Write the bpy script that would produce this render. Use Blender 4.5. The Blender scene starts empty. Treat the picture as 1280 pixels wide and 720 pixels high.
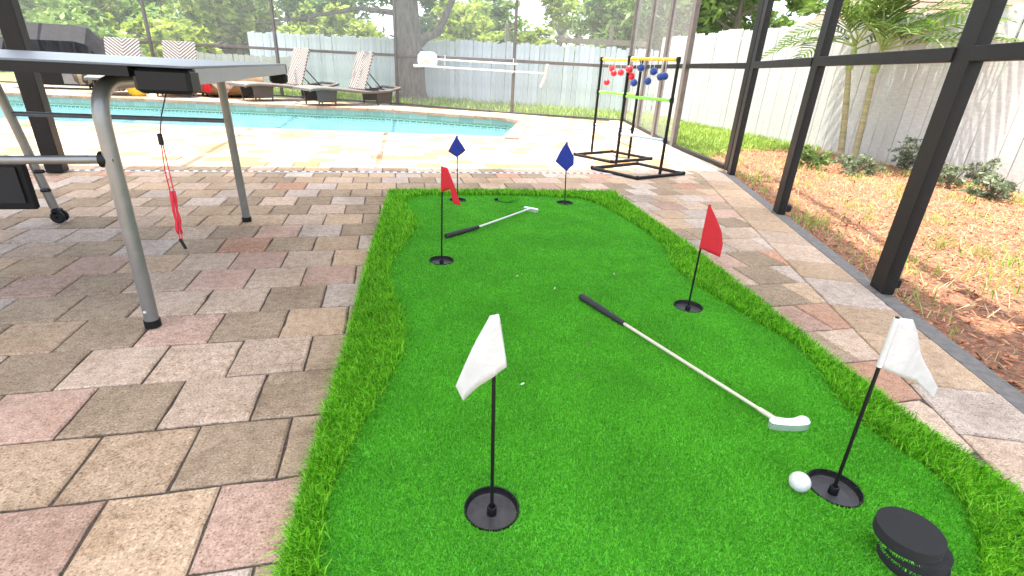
import bpy, bmesh, math, random
import numpy as np
from mathutils import Vector, Matrix
random.seed(7); rng = np.random.default_rng(7)
scene = bpy.context.scene; C = scene.collection

# ------------------------------------------------------------------ camera, world, sun, exposure
CAM = Vector((0, 0, 0.823))
cR = Vector((0.97285304, -0.22599506, 0.04983164)); cU = Vector((0.0463622, 0.40128547, 0.91477894)); cF = Vector((0.22673223, 0.88763518, -0.40086942))
cd = bpy.data.cameras.new('camera'); cam = bpy.data.objects.new('camera', cd); C.objects.link(cam)
M = Matrix((cR, cU, -cF)).transposed().to_4x4(); M.translation = CAM
cam.matrix_world = M; cd.sensor_width = 36; cd.lens = 626.28 / 1280 * 36; cd.clip_start = 0.02; cd.clip_end = 800
scene.camera = cam
SUN = Vector((0.15, -0.09, -1)).normalized()          # direction the light travels
world = bpy.data.worlds.new('World'); scene.world = world; world.use_nodes = True
nt = world.node_tree; nt.nodes.clear()
sky = nt.nodes.new('ShaderNodeTexSky'); sky.sky_type = 'NISHITA'; sky.sun_disc = False
sky.sun_elevation = math.asin(-SUN.z); sky.sun_rotation = math.atan2(-SUN.x, -SUN.y)
sky.air_density = 0.75; sky.dust_density = 2.5; sky.ozone_density = 0.6
bg = nt.nodes.new('ShaderNodeBackground'); bg.inputs['Strength'].default_value = 0.15
wo = nt.nodes.new('ShaderNodeOutputWorld'); hz = nt.nodes.new('ShaderNodeHueSaturation'); hz.inputs['Saturation'].default_value = 0.5   # hazy summer air
nt.links.new(sky.outputs[0], hz.inputs['Color']); nt.links.new(hz.outputs[0], bg.inputs[0]); nt.links.new(bg.outputs[0], wo.inputs[0])
sl = bpy.data.lights.new('sun', 'SUN'); sl.energy = 2.0; sl.angle = math.radians(0.53); sl.color = (1, 0.94, 0.84)
so = bpy.data.objects.new('sun', sl); C.objects.link(so); so.rotation_euler = SUN.to_track_quat('-Z', 'Y').to_euler(); so.location = (-3, 2, 20)
scene.view_settings.view_transform = 'Standard'; scene.view_settings.look = 'None'
scene.view_settings.exposure = 2.7; scene.view_settings.gamma = 1.0; scene.view_settings.use_curve_mapping = False

# ------------------------------------------------------------------ helpers
def proj(P):
    d = Vector(P) - CAM; z = d.dot(cF)
    if z < 0.05: return None
    return 640 + 626.28 * d.dot(cR) / z, 360 - 626.28 * d.dot(cU) / z
class MB:
    def __init__(s): s.v = []; s.f = []; s.mi = []; s.m = 0
    def add(s, vs, fs):
        o = len(s.v); s.v += [tuple(v) for v in vs]; s.f += [tuple(i + o for i in f) for f in fs]; s.mi += [s.m] * len(fs)
    def box(s, c, d, rz=0.0, taper=1.0, bev=0.0):
        c = Vector(c); R = Matrix.Rotation(rz, 3, 'Z') if not isinstance(rz, Matrix) else rz
        x, y, z = d[0] / 2, d[1] / 2, d[2] / 2
        if bev > 0:
            vs = []; b = bev
            ring = lambda a, e, zz: [(a - e, -e0, zz) for e0 in ()]
            def loop(ix, zz): return [(-x + ix + b, -y + ix, zz), (x - ix - b, -y + ix, zz), (x - ix, -y + ix + b, zz), (x - ix, y - ix - b, zz), (x - ix - b, y - ix, zz), (-x + ix + b, y - ix, zz), (-x + ix, y - ix - b, zz), (-x + ix, -y + ix + b, zz)]
            L = [loop(b, -z), loop(0, -z + b), loop(0, z - b), loop(b, z)]
            for l in L: vs += l
            fs = [tuple(range(7, -1, -1)), tuple(range(24, 32))]
            for k in range(3):
                for i in range(8):
                    j = (i + 1) % 8; fs.append((k * 8 + i, k * 8 + j, k * 8 + 8 + j, k * 8 + 8 + i))
            s.add([c + R @ Vector(v) for v in vs], fs); return s
        t = taper
        vs = [(-x, -y, -z), (x, -y, -z), (x, y, -z), (-x, y, -z), (-x * t, -y * t, z), (x * t, -y * t, z), (x * t, y * t, z), (-x * t, y * t, z)]
        s.add([c + R @ Vector(v) for v in vs], [(3, 2, 1, 0), (4, 5, 6, 7), (0, 1, 5, 4), (1, 2, 6, 5), (2, 3, 7, 6), (3, 0, 4, 7)]); return s
    def tube(s, pts, r, n=10, cap=True):
        pts = [Vector(p) for p in pts]; k = len(pts); rs = r if isinstance(r, (list, tuple)) else [r] * k
        rings = []; prev = None
        for i, p in enumerate(pts):
            t = (pts[min(i + 1, k - 1)] - pts[max(i - 1, 0)]).normalized()
            if prev is None:
                a = t.orthogonal().normalized()
            else:
                a = prev - t * prev.dot(t); a = a.normalized() if a.length > 1e-6 else t.orthogonal().normalized()
            prev = a; b = t.cross(a)
            rings.append([p + (a * math.cos(2 * math.pi * j / n) + b * math.sin(2 * math.pi * j / n)) * rs[i] for j in range(n)])
        vs = [v for rg in rings for v in rg]; fs = []
        for i in range(k - 1):
            for j in range(n):
                q = (j + 1) % n; fs.append((i * n + j, i * n + q, (i + 1) * n + q, (i + 1) * n + j))
        if cap: fs += [tuple(range(n - 1, -1, -1)), tuple(range((k - 1) * n, k * n))]
        s.add(vs, fs); return s
    def lathe(s, prof, c=(0, 0, 0), n=32, R=None):
        c = Vector(c); vs = []; fs = []
        for r, z in prof:
            for j in range(n):
                a = 2 * math.pi * j / n; v = Vector((max(r, 1e-5) * math.cos(a), max(r, 1e-5) * math.sin(a), z)); vs.append(c + (R @ v if R else v))
        for i in range(len(prof) - 1):
            for j in range(n):
                q = (j + 1) % n; fs.append((i * n + j, i * n + q, (i + 1) * n + q, (i + 1) * n + j))
        s.add(vs, fs); return s
    def prism(s, poly, z0, z1, ch=0.0, chz=0.0):
        n = len(poly); cx = sum(p[0] for p in poly) / n; cy = sum(p[1] for p in poly) / n
        if ch:
            ins = inset(poly, ch)
            vs = [(x, y, z0) for x, y in poly] + [(x, y, z1 - chz) for x, y in poly] + [(x, y, z1) for x, y in ins]; lv = 3
        else: vs = [(x, y, z0) for x, y in poly] + [(x, y, z1) for x, y in poly]; lv = 2
        fs = [tuple(range((lv - 1) * n, lv * n))]
        for k in range(lv - 1):
            for i in range(n):
                j = (i + 1) % n; fs.append((k * n + i, k * n + j, k * n + n + j, k * n + n + i))
        s.add(vs, fs); return s
    def mesh(s, name, mats, smooth=False):
        me = bpy.data.meshes.new(name); me.from_pydata(s.v, [], s.f)
        for m in (mats if isinstance(mats, (list, tuple)) else [mats]): me.materials.append(m)
        if s.m or any(s.mi): me.polygons.foreach_set('material_index', s.mi)
        if smooth: me.polygons.foreach_set('use_smooth', [True] * len(s.f))
        me.update(); return me
    def build(s, name, mats, parent=None, loc=(0, 0, 0), smooth=False, auto=None):
        me = s.mesh(name, mats, smooth or auto is not None)
        if auto is not None: me.set_sharp_from_angle(angle=math.radians(auto))
        return link(name, me, parent, loc)
def link(name, me, parent=None, loc=(0, 0, 0)):
    o = bpy.data.objects.new(name, me); C.objects.link(o); o.location = loc
    if parent: o.parent = parent
    return o
def inset(poly, d):
    n = len(poly); out = []
    for i in range(n):
        p0, p1, p2 = Vector(poly[i - 1]), Vector(poly[i]), Vector(poly[(i + 1) % n])
        e1 = (p1 - p0); e2 = (p2 - p1)
        if e1.length < 1e-6 or e2.length < 1e-6: out.append(tuple(p1)); continue
        e1.normalize(); e2.normalize()
        n1 = Vector((-e1.y, e1.x)); n2 = Vector((-e2.y, e2.x)); b = n1 + n2
        if b.length < 1e-3: b = n1
        b.normalize(); k = d / max(0.5, b.dot(n1)); out.append(tuple(p1 + b * k))
    return out
def clip(poly, a, n, keep=1):            # keep side where (p-a).n*keep >= 0
    out = []; m = len(poly)
    for i in range(m):
        p, q = poly[i], poly[(i + 1) % m]
        dp = ((p[0] - a[0]) * n[0] + (p[1] - a[1]) * n[1]) * keep; dq = ((q[0] - a[0]) * n[0] + (q[1] - a[1]) * n[1]) * keep
        if dp >= 0: out.append(p)
        if (dp > 0) != (dq > 0) and abs(dp - dq) > 1e-9 and dp * dq < 0:
            t = dp / (dp - dq); out.append((p[0] + (q[0] - p[0]) * t, p[1] + (q[1] - p[1]) * t))
    return out
def area(p): return 0.5 * sum(p[i - 1][0] * p[i][1] - p[i][0] * p[i - 1][1] for i in range(len(p)))
def subtract_convex(poly, cut):          # cut is CCW; returns pieces of poly outside it
    pieces = []; cur = poly
    for i in range(len(cut)):
        a, b = cut[i], cut[(i + 1) % len(cut)]; nrm = (-(b[1] - a[1]), b[0] - a[0])
        o = clip(cur, a, nrm, -1)
        if len(o) > 2 and abs(area(o)) > 1e-5: pieces.append(o)
        cur = clip(cur, a, nrm, 1)
        if len(cur) < 3: return [poly] if i == 0 and not pieces else pieces
    return pieces
def inside(px, py, poly):
    r = np.zeros(len(px), bool); n = len(poly)
    for i in range(n):
        x1, y1 = poly[i - 1]; x2, y2 = poly[i]
        if y1 == y2: continue
        c = ((y1 > py) != (y2 > py)) & (px < (x2 - x1) * (py - y1) / (y2 - y1) + x1); r ^= c
    return r
def smooth_loop(pts, k=6):
    out = []; n = len(pts)
    for i in range(n):
        p0, p1, p2, p3 = [np.array(pts[(i + j) % n]) for j in (-1, 0, 1, 2)]
        for t in np.linspace(0, 1, k, endpoint=False):
            out.append(tuple(0.5 * ((2 * p1) + (p2 - p0) * t + (2 * p0 - 5 * p1 + 4 * p2 - p3) * t * t + (3 * p1 - p0 - 3 * p2 + p3) * t ** 3)))
    return out
def tag(o, label, cat, group=None):
    o['label'] = label; o['category'] = cat
    if group: o['group'] = group
    return o
def thing(name, label, cat, loc=(0, 0, 0), group=None, rz=0):
    o = bpy.data.objects.new(name, None); C.objects.link(o); o.location = loc; o.rotation_euler = (0, 0, rz); o.empty_display_size = 0.1
    return tag(o, label, cat, group)
def kind(o, k): o['kind'] = k; return o
def copy_tree(o, parent=None):
    c = o.copy(); C.objects.link(c); c.parent = parent
    for ch in list(o.children): copy_tree(ch, c)
    return c
def arc3(p0, p1, p2, n=8):
    p0, p1, p2 = Vector(p0), Vector(p1), Vector(p2)
    return [p0 * (1 - t) ** 2 + p1 * 2 * t * (1 - t) + p2 * t * t for t in [i / n for i in range(n + 1)]]

# ------------------------------------------------------------------ materials
def newmat(name):
    m = bpy.data.materials.new(name); m.use_nodes = True; n = m.node_tree.nodes; n.clear()
    return m, n, m.node_tree.links
def noise(n, l, co, scale, detail=3, rough=0.6):
    t = n.new('ShaderNodeTexNoise'); t.inputs['Scale'].default_value = scale; t.inputs['Detail'].default_value = detail; t.inputs['Roughness'].default_value = rough
    l.new(co, t.inputs['Vector']); return t
def ramp(n, l, fac, stops):
    r = n.new('ShaderNodeValToRGB'); e = r.color_ramp.elements
    e[0].position, e[0].color = stops[0][0], (*stops[0][1], 1); e[1].position, e[1].color = stops[-1][0], (*stops[-1][1], 1)
    for p, c in stops[1:-1]: x = e.new(p); x.color = (*c, 1)
    l.new(fac, r.inputs[0]); return r
def mix(n, l, fac, a, b, mode='MIX'):
    m = n.new('ShaderNodeMix'); m.data_type = 'RGBA'; m.blend_type = mode
    for s, v in ((m.inputs[0], fac), (m.inputs[6], a), (m.inputs[7], b)):
        if hasattr(v, 'links'): l.new(v, s)
        elif isinstance(v, (int, float)): s.default_value = v
        else: s.default_value = (*v, 1)
    return m.outputs[2]
def mat(name, col, rough=0.6, metal=0.0, var=0.12, scale=40, bump=0.0, bscale=None, stretch=None, spec=0.5, rand=0.0):
    """a surface with a mottled colour, an own grain and, if asked, per-object variation"""
    m, n, l = newmat(name)
    tc = n.new('ShaderNodeTexCoord'); co = tc.outputs['Object']
    if stretch:
        mp = n.new('ShaderNodeMapping'); mp.inputs['Scale'].default_value = stretch; l.new(co, mp.inputs[0]); co = mp.outputs[0]
    t = noise(n, l, co, scale); d = tuple(c * (1 - var * 1.6) for c in col); u = tuple(min(1, c * (1 + var)) for c in col)
    r = ramp(n, l, t.outputs['Fac'], [(0.28, d), (0.72, u)]); out = r.outputs[0]
    if rand:
        oi = n.new('ShaderNodeObjectInfo'); mr = n.new('ShaderNodeMapRange'); mr.inputs[3].default_value = 1 - rand; mr.inputs[4].default_value = 1 + rand
        l.new(oi.outputs['Random'], mr.inputs[0]); hs = n.new('ShaderNodeHueSaturation'); l.new(mr.outputs[0], hs.inputs['Value']); l.new(out, hs.inputs['Color']); out = hs.outputs[0]
    b = n.new('ShaderNodeBsdfPrincipled'); l.new(out, b.inputs['Base Color']); b.inputs['Metallic'].default_value = metal
    b.inputs['Specular IOR Level'].default_value = spec
    rr = n.new('ShaderNodeMapRange'); rr.inputs[3].default_value = max(0, rough - 0.1); rr.inputs[4].default_value = min(1, rough + 0.1); l.new(t.outputs['Fac'], rr.inputs[0]); l.new(rr.outputs[0], b.inputs['Roughness'])
    if bump:
        t2 = noise(n, l, co, bscale or scale * 3, 4); bp = n.new('ShaderNodeBump'); bp.inputs['Strength'].default_value = bump; bp.inputs['Distance'].default_value = 0.01
        l.new(t2.outputs['Fac'], bp.inputs['Height']); l.new(bp.outputs[0], b.inputs['Normal'])
    o = n.new('ShaderNodeOutputMaterial'); l.new(b.outputs[0], o.inputs[0]); return m
def paver_mat(name, a, b_):
    m, n, l = newmat(name); g = n.new('ShaderNodeNewGeometry'); co = g.outputs['Position']
    oi = n.new('ShaderNodeObjectInfo')
    big = noise(n, l, co, 7, 3); fine = noise(n, l, co, 190, 3, 0.7); mid = noise(n, l, co, 38, 4)
    base = mix(n, l, ramp(n, l, big.outputs['Fac'], [(0.3, (0, 0, 0)), (0.7, (1, 1, 1))]).outputs[0], a, b_)
    # aggregate: dark and pale grains
    gr = ramp(n, l, fine.outputs['Fac'], [(0.33, (0.40, 0.37, 0.34)), (0.45, (0.92, 0.92, 0.92)), (0.58, (1.04, 1.04, 1.04)), (0.70, (1.65, 1.62, 1.55))])
    base = mix(n, l, 1.0, base, gr.outputs[0], 'MULTIPLY')
    st = ramp(n, l, mid.outputs['Fac'], [(0.32, (0.72, 0.69, 0.66)), (0.55, (1, 1, 1)), (0.75, (1.12, 1.12, 1.12))])
    base = mix(n, l, 0.85, base, st.outputs[0], 'MULTIPLY')
    vo = n.new('ShaderNodeTexVoronoi'); vo.inputs['Scale'].default_value = 75; l.new(co, vo.inputs['Vector'])
    pit = ramp(n, l, vo.outputs['Distance'], [(0.04, (0.45, 0.42, 0.4)), (0.13, (1, 1, 1))]); base = mix(n, l, 0.5, base, pit.outputs[0], 'MULTIPLY')
    sn = noise(n, l, co, 1.7, 5, 0.7); sr = ramp(n, l, sn.outputs['Fac'], [(0.36, (0.74, 0.72, 0.69)), (0.47, (0.97, 0.97, 0.96)), (0.66, (1.07, 1.07, 1.07))]); base = mix(n, l, 0.8, base, sr.outputs[0], 'MULTIPLY')
    mr = n.new('ShaderNodeMapRange'); mr.inputs[3].default_value = 0.88; mr.inputs[4].default_value = 1.12; l.new(oi.outputs['Random'], mr.inputs[0])
    hs = n.new('ShaderNodeHueSaturation'); l.new(mr.outputs[0], hs.inputs['Value']); l.new(base, hs.inputs['Color'])
    b = n.new('ShaderNodeBsdfPrincipled'); l.new(hs.outputs[0], b.inputs['Base Color']); b.inputs['Roughness'].default_value = 0.88; b.inputs['Specular IOR Level'].default_value = 0.12
    bp = n.new('ShaderNodeBump'); bp.inputs['Strength'].default_value = 0.8; bp.inputs['Distance'].default_value = 0.005
    l.new(mix(n, l, 0.5, fine.outputs['Fac'], mid.outputs['Fac']), bp.inputs['Height']); l.new(bp.outputs[0], b.inputs['Normal'])
    o = n.new('ShaderNodeOutputMaterial'); l.new(b.outputs[0], o.inputs[0]); return m
def blade_mat(name, c0, c1, c2, scale=60, trans=0.3, patch=3, island=0.5):
    m, n, l = newmat(name); g = n.new('ShaderNodeNewGeometry')
    t = noise(n, l, g.outputs['Position'], scale, 2); t2 = noise(n, l, g.outputs['Position'], patch, 2)
    fac = mix(n, l, island, t.outputs['Fac'], ramp(n, l, g.outputs['Random Per Island'], [(0, (.18,) * 3), (1, (.85,) * 3)]).outputs[0])
    r = ramp(n, l, fac, [(0.3, c0), (0.5, c1), (0.72, c2)])
    r2 = ramp(n, l, t2.outputs['Fac'], [(0.35, (0.86, 0.88, 0.86)), (0.65, (1.1, 1.08, 1.1))])
    col = mix(n, l, 1.0, r.outputs[0], r2.outputs[0], 'MULTIPLY')
    d = n.new('ShaderNodeBsdfPrincipled'); d.inputs['Roughness'].default_value = 0.5; d.inputs['Specular IOR Level'].default_value = 0.25; l.new(col, d.inputs['Base Color'])
    tr = n.new('ShaderNodeBsdfTranslucent'); l.new(col, tr.inputs['Color'])
    mx = n.new('ShaderNodeMixShader'); mx.inputs[0].default_value = trans; l.new(d.outputs[0], mx.inputs[1]); l.new(tr.outputs[0], mx.inputs[2])
    o = n.new('ShaderNodeOutputMaterial'); l.new(mx.outputs[0], o.inputs[0]); return m
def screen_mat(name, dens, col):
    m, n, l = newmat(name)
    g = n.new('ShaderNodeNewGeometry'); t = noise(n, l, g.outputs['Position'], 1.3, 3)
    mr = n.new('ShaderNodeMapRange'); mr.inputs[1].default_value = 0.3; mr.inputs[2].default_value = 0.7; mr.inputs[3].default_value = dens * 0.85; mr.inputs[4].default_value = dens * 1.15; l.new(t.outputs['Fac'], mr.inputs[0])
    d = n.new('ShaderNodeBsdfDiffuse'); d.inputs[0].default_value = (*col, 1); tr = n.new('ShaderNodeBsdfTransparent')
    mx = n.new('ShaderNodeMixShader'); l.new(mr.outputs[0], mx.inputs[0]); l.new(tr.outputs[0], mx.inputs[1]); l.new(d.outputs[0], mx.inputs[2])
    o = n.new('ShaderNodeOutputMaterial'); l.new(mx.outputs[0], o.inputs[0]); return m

PAV = [paver_mat('paver_brown', (0.29, 0.220, 0.152), (0.36, 0.275, 0.192)), paver_mat('paver_pale', (0.45, 0.34, 0.252), (0.50, 0.39, 0.30)),
       paver_mat('paver_pink', (0.43, 0.285, 0.218), (0.47, 0.335, 0.262)), paver_mat('paver_grey', (0.42, 0.345, 0.285), (0.49, 0.415, 0.352)), paver_mat('paver_tan', (0.42, 0.30, 0.20), (0.47, 0.355, 0.245)), paver_mat('paver_salmon', (0.45, 0.25, 0.165), (0.47, 0.295, 0.205)),
       paver_mat('paver_brown_sunlit', (0.33, 0.175, 0.085), (0.38, 0.22, 0.12))]
m_bed = mat('sand_joint', (0.085, 0.066, 0.05), 0.95, var=0.4, scale=120, bump=0.4)
m_kerb = mat('kerb_concrete', (0.135, 0.128, 0.118), 0.9, var=0.2, scale=30, bump=0.4, bscale=200)
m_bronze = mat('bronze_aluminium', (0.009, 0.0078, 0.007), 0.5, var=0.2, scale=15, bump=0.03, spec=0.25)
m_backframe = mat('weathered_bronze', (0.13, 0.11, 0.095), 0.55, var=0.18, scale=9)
m_farpost = mat('sunlit_bronze', (0.13, 0.11, 0.095), 0.6, var=0.18, scale=9); m_screen_f = screen_mat('insect_screen_grazing', 0.36, (0.40, 0.39, 0.37))
m_screen = screen_mat('insect_screen', 0.24, (0.42, 0.42, 0.40)); m_screen_n = screen_mat('insect_screen_faint', 0.07, (0.12, 0.12, 0.115))  # one mesh; haze and grazing-view veil put into density and colour per wall
m_turf = blade_mat('putting_turf', (0.055, 0.29, 0.010), (0.098, 0.44, 0.017), (0.17, 0.62, 0.05), 260, 0.2, 5, 0.6)
m_turfbase = mat('turf_backing', (0.025, 0.22, 0.01), 0.9, var=0.3, scale=300)
m_fringe = blade_mat('fringe_turf', (0.035, 0.19, 0.003), (0.12, 0.46, 0.009), (0.33, 0.72, 0.05), 150, 0.35, 9, 0.7)
m_lawn = blade_mat('lawn_blades', (0.17, 0.27, 0.03), (0.27, 0.40, 0.06), (0.44, 0.52, 0.13), 25, 0.3, 1.2)
m_ground = mat('lawn_soil', (0.15, 0.20, 0.05), 0.95, var=0.35, scale=4, bump=0.3)
m_mulchbase = mat('mulch_soil', (0.25, 0.115, 0.06), 0.95, var=0.45, scale=45, bump=0.8, bscale=90)
m_black = mat('black_plastic', (0.006, 0.006, 0.0062), 0.5, var=0.2, scale=60, bump=0.05, spec=0.25)
m_foam = mat('black_foam', (0.007, 0.007, 0.0075), 0.95, var=0.3, scale=400, bump=0.4, bscale=700)
m_dish = mat('cup_dish_black', (0.034, 0.034, 0.036), 0.55, var=0.25, scale=70, bump=0.12, bscale=300)
m_grip = mat('putter_grip_rubber', (0.012, 0.012, 0.013), 0.7, var=0.2, scale=90, bump=0.1)
m_shaft = mat('cream_shaft', (0.52, 0.48, 0.37), 0.35, var=0.05); m_chrome = mat('silver_metal', (0.72, 0.74, 0.76), 0.28, 0.75, var=0.06, scale=30)
m_white = mat('white_plastic', (0.60, 0.60, 0.59), 0.45, var=0.04)
m_steel = mat('grey_powder_steel', (0.22, 0.22, 0.212), 0.36, 0.55, var=0.08, scale=20)
m_tbl = mat('table_slate_blue', (0.10, 0.12, 0.14), 0.35, var=0.12, scale=12); m_apron_lit = mat('table_apron_lit', (0.26, 0.265, 0.265), 0.5, 0.2, var=0.08, scale=20)
m_red = mat('red_fabric', (0.48, 0.010, 0.018), 0.8, var=0.1, scale=80, bump=0.1, bscale=700); m_blue = mat('blue_fabric', (0.012, 0.03, 0.26), 0.8, var=0.1, scale=80, bump=0.1, bscale=700)
m_wflag = mat('white_fabric', (0.49, 0.49, 0.475), 0.85, var=0.07, scale=25, bump=0.3, bscale=55)
m_redb = mat('red_rubber', (0.66, 0.02, 0.03), 0.4, var=0.08); m_blueb = mat('blue_rubber', (0.008, 0.05, 0.26), 0.4, var=0.08)
m_cord = mat('white_cord', (0.75, 0.74, 0.7), 0.9, var=0.05); m_strap = mat('red_webbing', (0.5, 0.012, 0.03), 0.75, var=0.15, scale=150)
m_yel = mat('yellow_pipe', (0.78, 0.50, 0.02), 0.4, var=0.05); m_grn = mat('green_pipe', (0.22, 0.70, 0.05), 0.4, var=0.05); m_gry = mat('blue_grey_pipe', (0.42, 0.50, 0.62), 0.4, var=0.05)
m_coping = paver_mat('coping_stone', (0.36, 0.215, 0.14), (0.40, 0.26, 0.18))
m_fencew = mat('white_fence_wood', (0.56, 0.55, 0.525), 0.85, var=0.10, scale=14, bump=0.12, bscale=22, stretch=(1, 0.35, 3.2), rand=0.06)
m_fenceb = mat('shaded_fence_wood', (0.58, 0.63, 0.67), 0.85, var=0.12, scale=10, bump=0.3, bscale=18, stretch=(1, 1, 0.3), rand=0.1)  # blue skylit shade is put into this fence's base colour
m_gap = mat('fence_rail_wood', (0.30, 0.32, 0.33), 0.9, var=0.2)
m_bark = mat('bark', (0.13, 0.105, 0.08), 0.95, var=0.4, scale=14, bump=0.9, bscale=18, stretch=(1, 1, 0.25))
m_palmtrunk = mat('palm_trunk', (0.36, 0.33, 0.17), 0.8, var=0.25, scale=9, bump=0.3, stretch=(0.3, 0.3, 4))
m_palmring = mat('palm_ring_scar', (0.42, 0.34, 0.25), 0.9, var=0.2)
m_stucco = mat('house_stucco', (0.62, 0.57, 0.48), 0.9, var=0.08, scale=30, bump=0.4, bscale=160); m_ceil = mat('lanai_ceiling', (0.74, 0.73, 0.70), 0.85, var=0.04)
m_shingle = mat('roof_shingle', (0.20, 0.125, 0.085), 0.9, var=0.25, scale=20, bump=0.3); m_pinkroof = mat('pink_roof', (0.50, 0.32, 0.28), 0.9, var=0.15, scale=6)
m_oldwood = mat('old_pergola_wood', (0.22, 0.18, 0.14), 0.9, var=0.25, scale=10, stretch=(1, 1, 4))
m_cover = mat('grill_cover_vinyl', (0.018, 0.018, 0.020), 0.75, var=0.3, scale=6, bump=0.9, bscale=7, spec=0.2)
m_wickdark = mat('dark_wicker', (0.06, 0.05, 0.042), 0.7, var=0.3, scale=60, bump=0.6, bscale=90); m_wick = mat('grey_brown_wicker', (0.13, 0.11, 0.095), 0.7, var=0.3, scale=50, bump=0.6, bscale=90)
m_pouf = mat('tan_vinyl', (0.34, 0.20, 0.095), 0.4, var=0.15, scale=5, bump=0.15, bscale=6)
m_yellow = mat('yellow_plastic', (0.75, 0.5, 0.03), 0.5, var=0.06); m_towelred = mat('red_towel', (0.45, 0.015, 0.03), 0.95, var=0.15, scale=60)
LEAF = [blade_mat('leaf_yellow_green', (0.15, 0.23, 0.02), (0.29, 0.38, 0.045), (0.48, 0.54, 0.09), 3, 0.45, 0.7),
        blade_mat('leaf_mid_green', (0.10, 0.18, 0.03), (0.19, 0.30, 0.055), (0.31, 0.42, 0.10), 3, 0.4, 0.6),
        blade_mat('leaf_dark_green', (0.07, 0.13, 0.03), (0.13, 0.22, 0.05), (0.23, 0.33, 0.085), 3, 0.35, 0.6),
        blade_mat('leaf_grey_green', (0.10, 0.14, 0.07), (0.17, 0.21, 0.12), (0.27, 0.31, 0.2), 18, 0.3, 3),
        blade_mat('leaf_palm', (0.035, 0.085, 0.008), (0.075, 0.145, 0.018), (0.17, 0.25, 0.04), 6, 0.4, 2)]
def chips_mat():
    m, n, l = newmat('mulch_chip'); g = n.new('ShaderNodeNewGeometry')
    t = noise(n, l, g.outputs['Position'], 55, 1); t2 = noise(n, l, g.outputs['Position'], 1.6, 3)
    r = ramp(n, l, t.outputs['Fac'], [(0.25, (0.13, 0.04, 0.02)), (0.42, (0.29, 0.095, 0.045)), (0.55, (0.40, 0.155, 0.075)), (0.75, (0.55, 0.33, 0.19))])
    r2 = ramp(n, l, t2.outputs['Fac'], [(0.38, (0.9, 0.88, 0.86)), (0.64, (1.12, 1.22, 1.12))])
    b = n.new('ShaderNodeBsdfPrincipled'); l.new(mix(n, l, 1.0, r.outputs[0], r2.outputs[0], 'MULTIPLY'), b.inputs['Base Color']); b.inputs['Roughness'].default_value = 0.9
    o = n.new('ShaderNodeOutputMaterial'); l.new(b.outputs[0], o.inputs[0]); return m
m_chip = chips_mat()
def chevron_mat():
    m, n, l = newmat('chevron_wicker'); tc = n.new('ShaderNodeTexCoord'); sp = n.new('ShaderNodeSeparateXYZ'); l.new(tc.outputs['Object'], sp.inputs[0])
    def mth(op, a, b=None):
        q = n.new('ShaderNodeMath'); q.operation = op
        for i, v in enumerate((a, b)):
            if v is None: continue
            if hasattr(v, 'links'): l.new(v, q.inputs[i])
            else: q.inputs[i].default_value = v
        return q.outputs[0]
    h = mth('ADD', mth('MULTIPLY', mth('ABSOLUTE', sp.outputs['Y']), 0.9), mth('MULTIPLY', sp.outputs['Z'], -1.0))
    w = mth('SINE', mth('MULTIPLY', h, 2 * math.pi / 0.062))
    r = ramp(n, l, mth('ADD', mth('MULTIPLY', w, 0.5), 0.5), [(0.35, (0.12, 0.095, 0.08)), (0.58, (0.31, 0.275, 0.245))])
    b = n.new('ShaderNodeBsdfPrincipled'); l.new(r.outputs[0], b.inputs['Base Color']); b.inputs['Roughness'].default_value = 0.65
    bp = n.new('ShaderNodeBump'); bp.inputs['Strength'].default_value = 0.6; bp.inputs['Distance'].default_value = 0.01; l.new(w, bp.inputs['Height']); l.new(bp.outputs[0], b.inputs['Normal'])
    o = n.new('ShaderNodeOutputMaterial'); l.new(b.outputs[0], o.inputs[0]); return m
m_chev = chevron_mat()
def stripe_mat(name, cols, scale, axis=0):
    m, n, l = newmat(name); tc = n.new('ShaderNodeTexCoord'); sp = n.new('ShaderNodeSeparateXYZ'); l.new(tc.outputs['Object'], sp.inputs[0])
    q = n.new('ShaderNodeMath'); q.operation = 'MULTIPLY'; q.inputs[1].default_value = scale; l.new(sp.outputs[axis], q.inputs[0])
    f = n.new('ShaderNodeMath'); f.operation = 'FRACT'; l.new(q.outputs[0], f.inputs[0])
    r = ramp(n, l, f.outputs[0], [(i / len(cols), c) for i, c in enumerate(cols)]); r.color_ramp.interpolation = 'CONSTANT'
    b = n.new('ShaderNodeBsdfPrincipled'); l.new(r.outputs[0], b.inputs['Base Color']); b.inputs['Roughness'].default_value = 0.9
    o = n.new('ShaderNodeOutputMaterial'); l.new(b.outputs[0], o.inputs[0]); return m
m_stripe = stripe_mat('striped_towel', [(0.22, 0.165, 0.10), (0.04, 0.03, 0.022), (0.22, 0.165, 0.10), (0.10, 0.075, 0.05)], 3.2)
m_pattern = stripe_mat('patterned_towel', [(0.40, 0.37, 0.33), (0.36, 0.17, 0.12), (0.40, 0.37, 0.33)], 9, 2)
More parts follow.
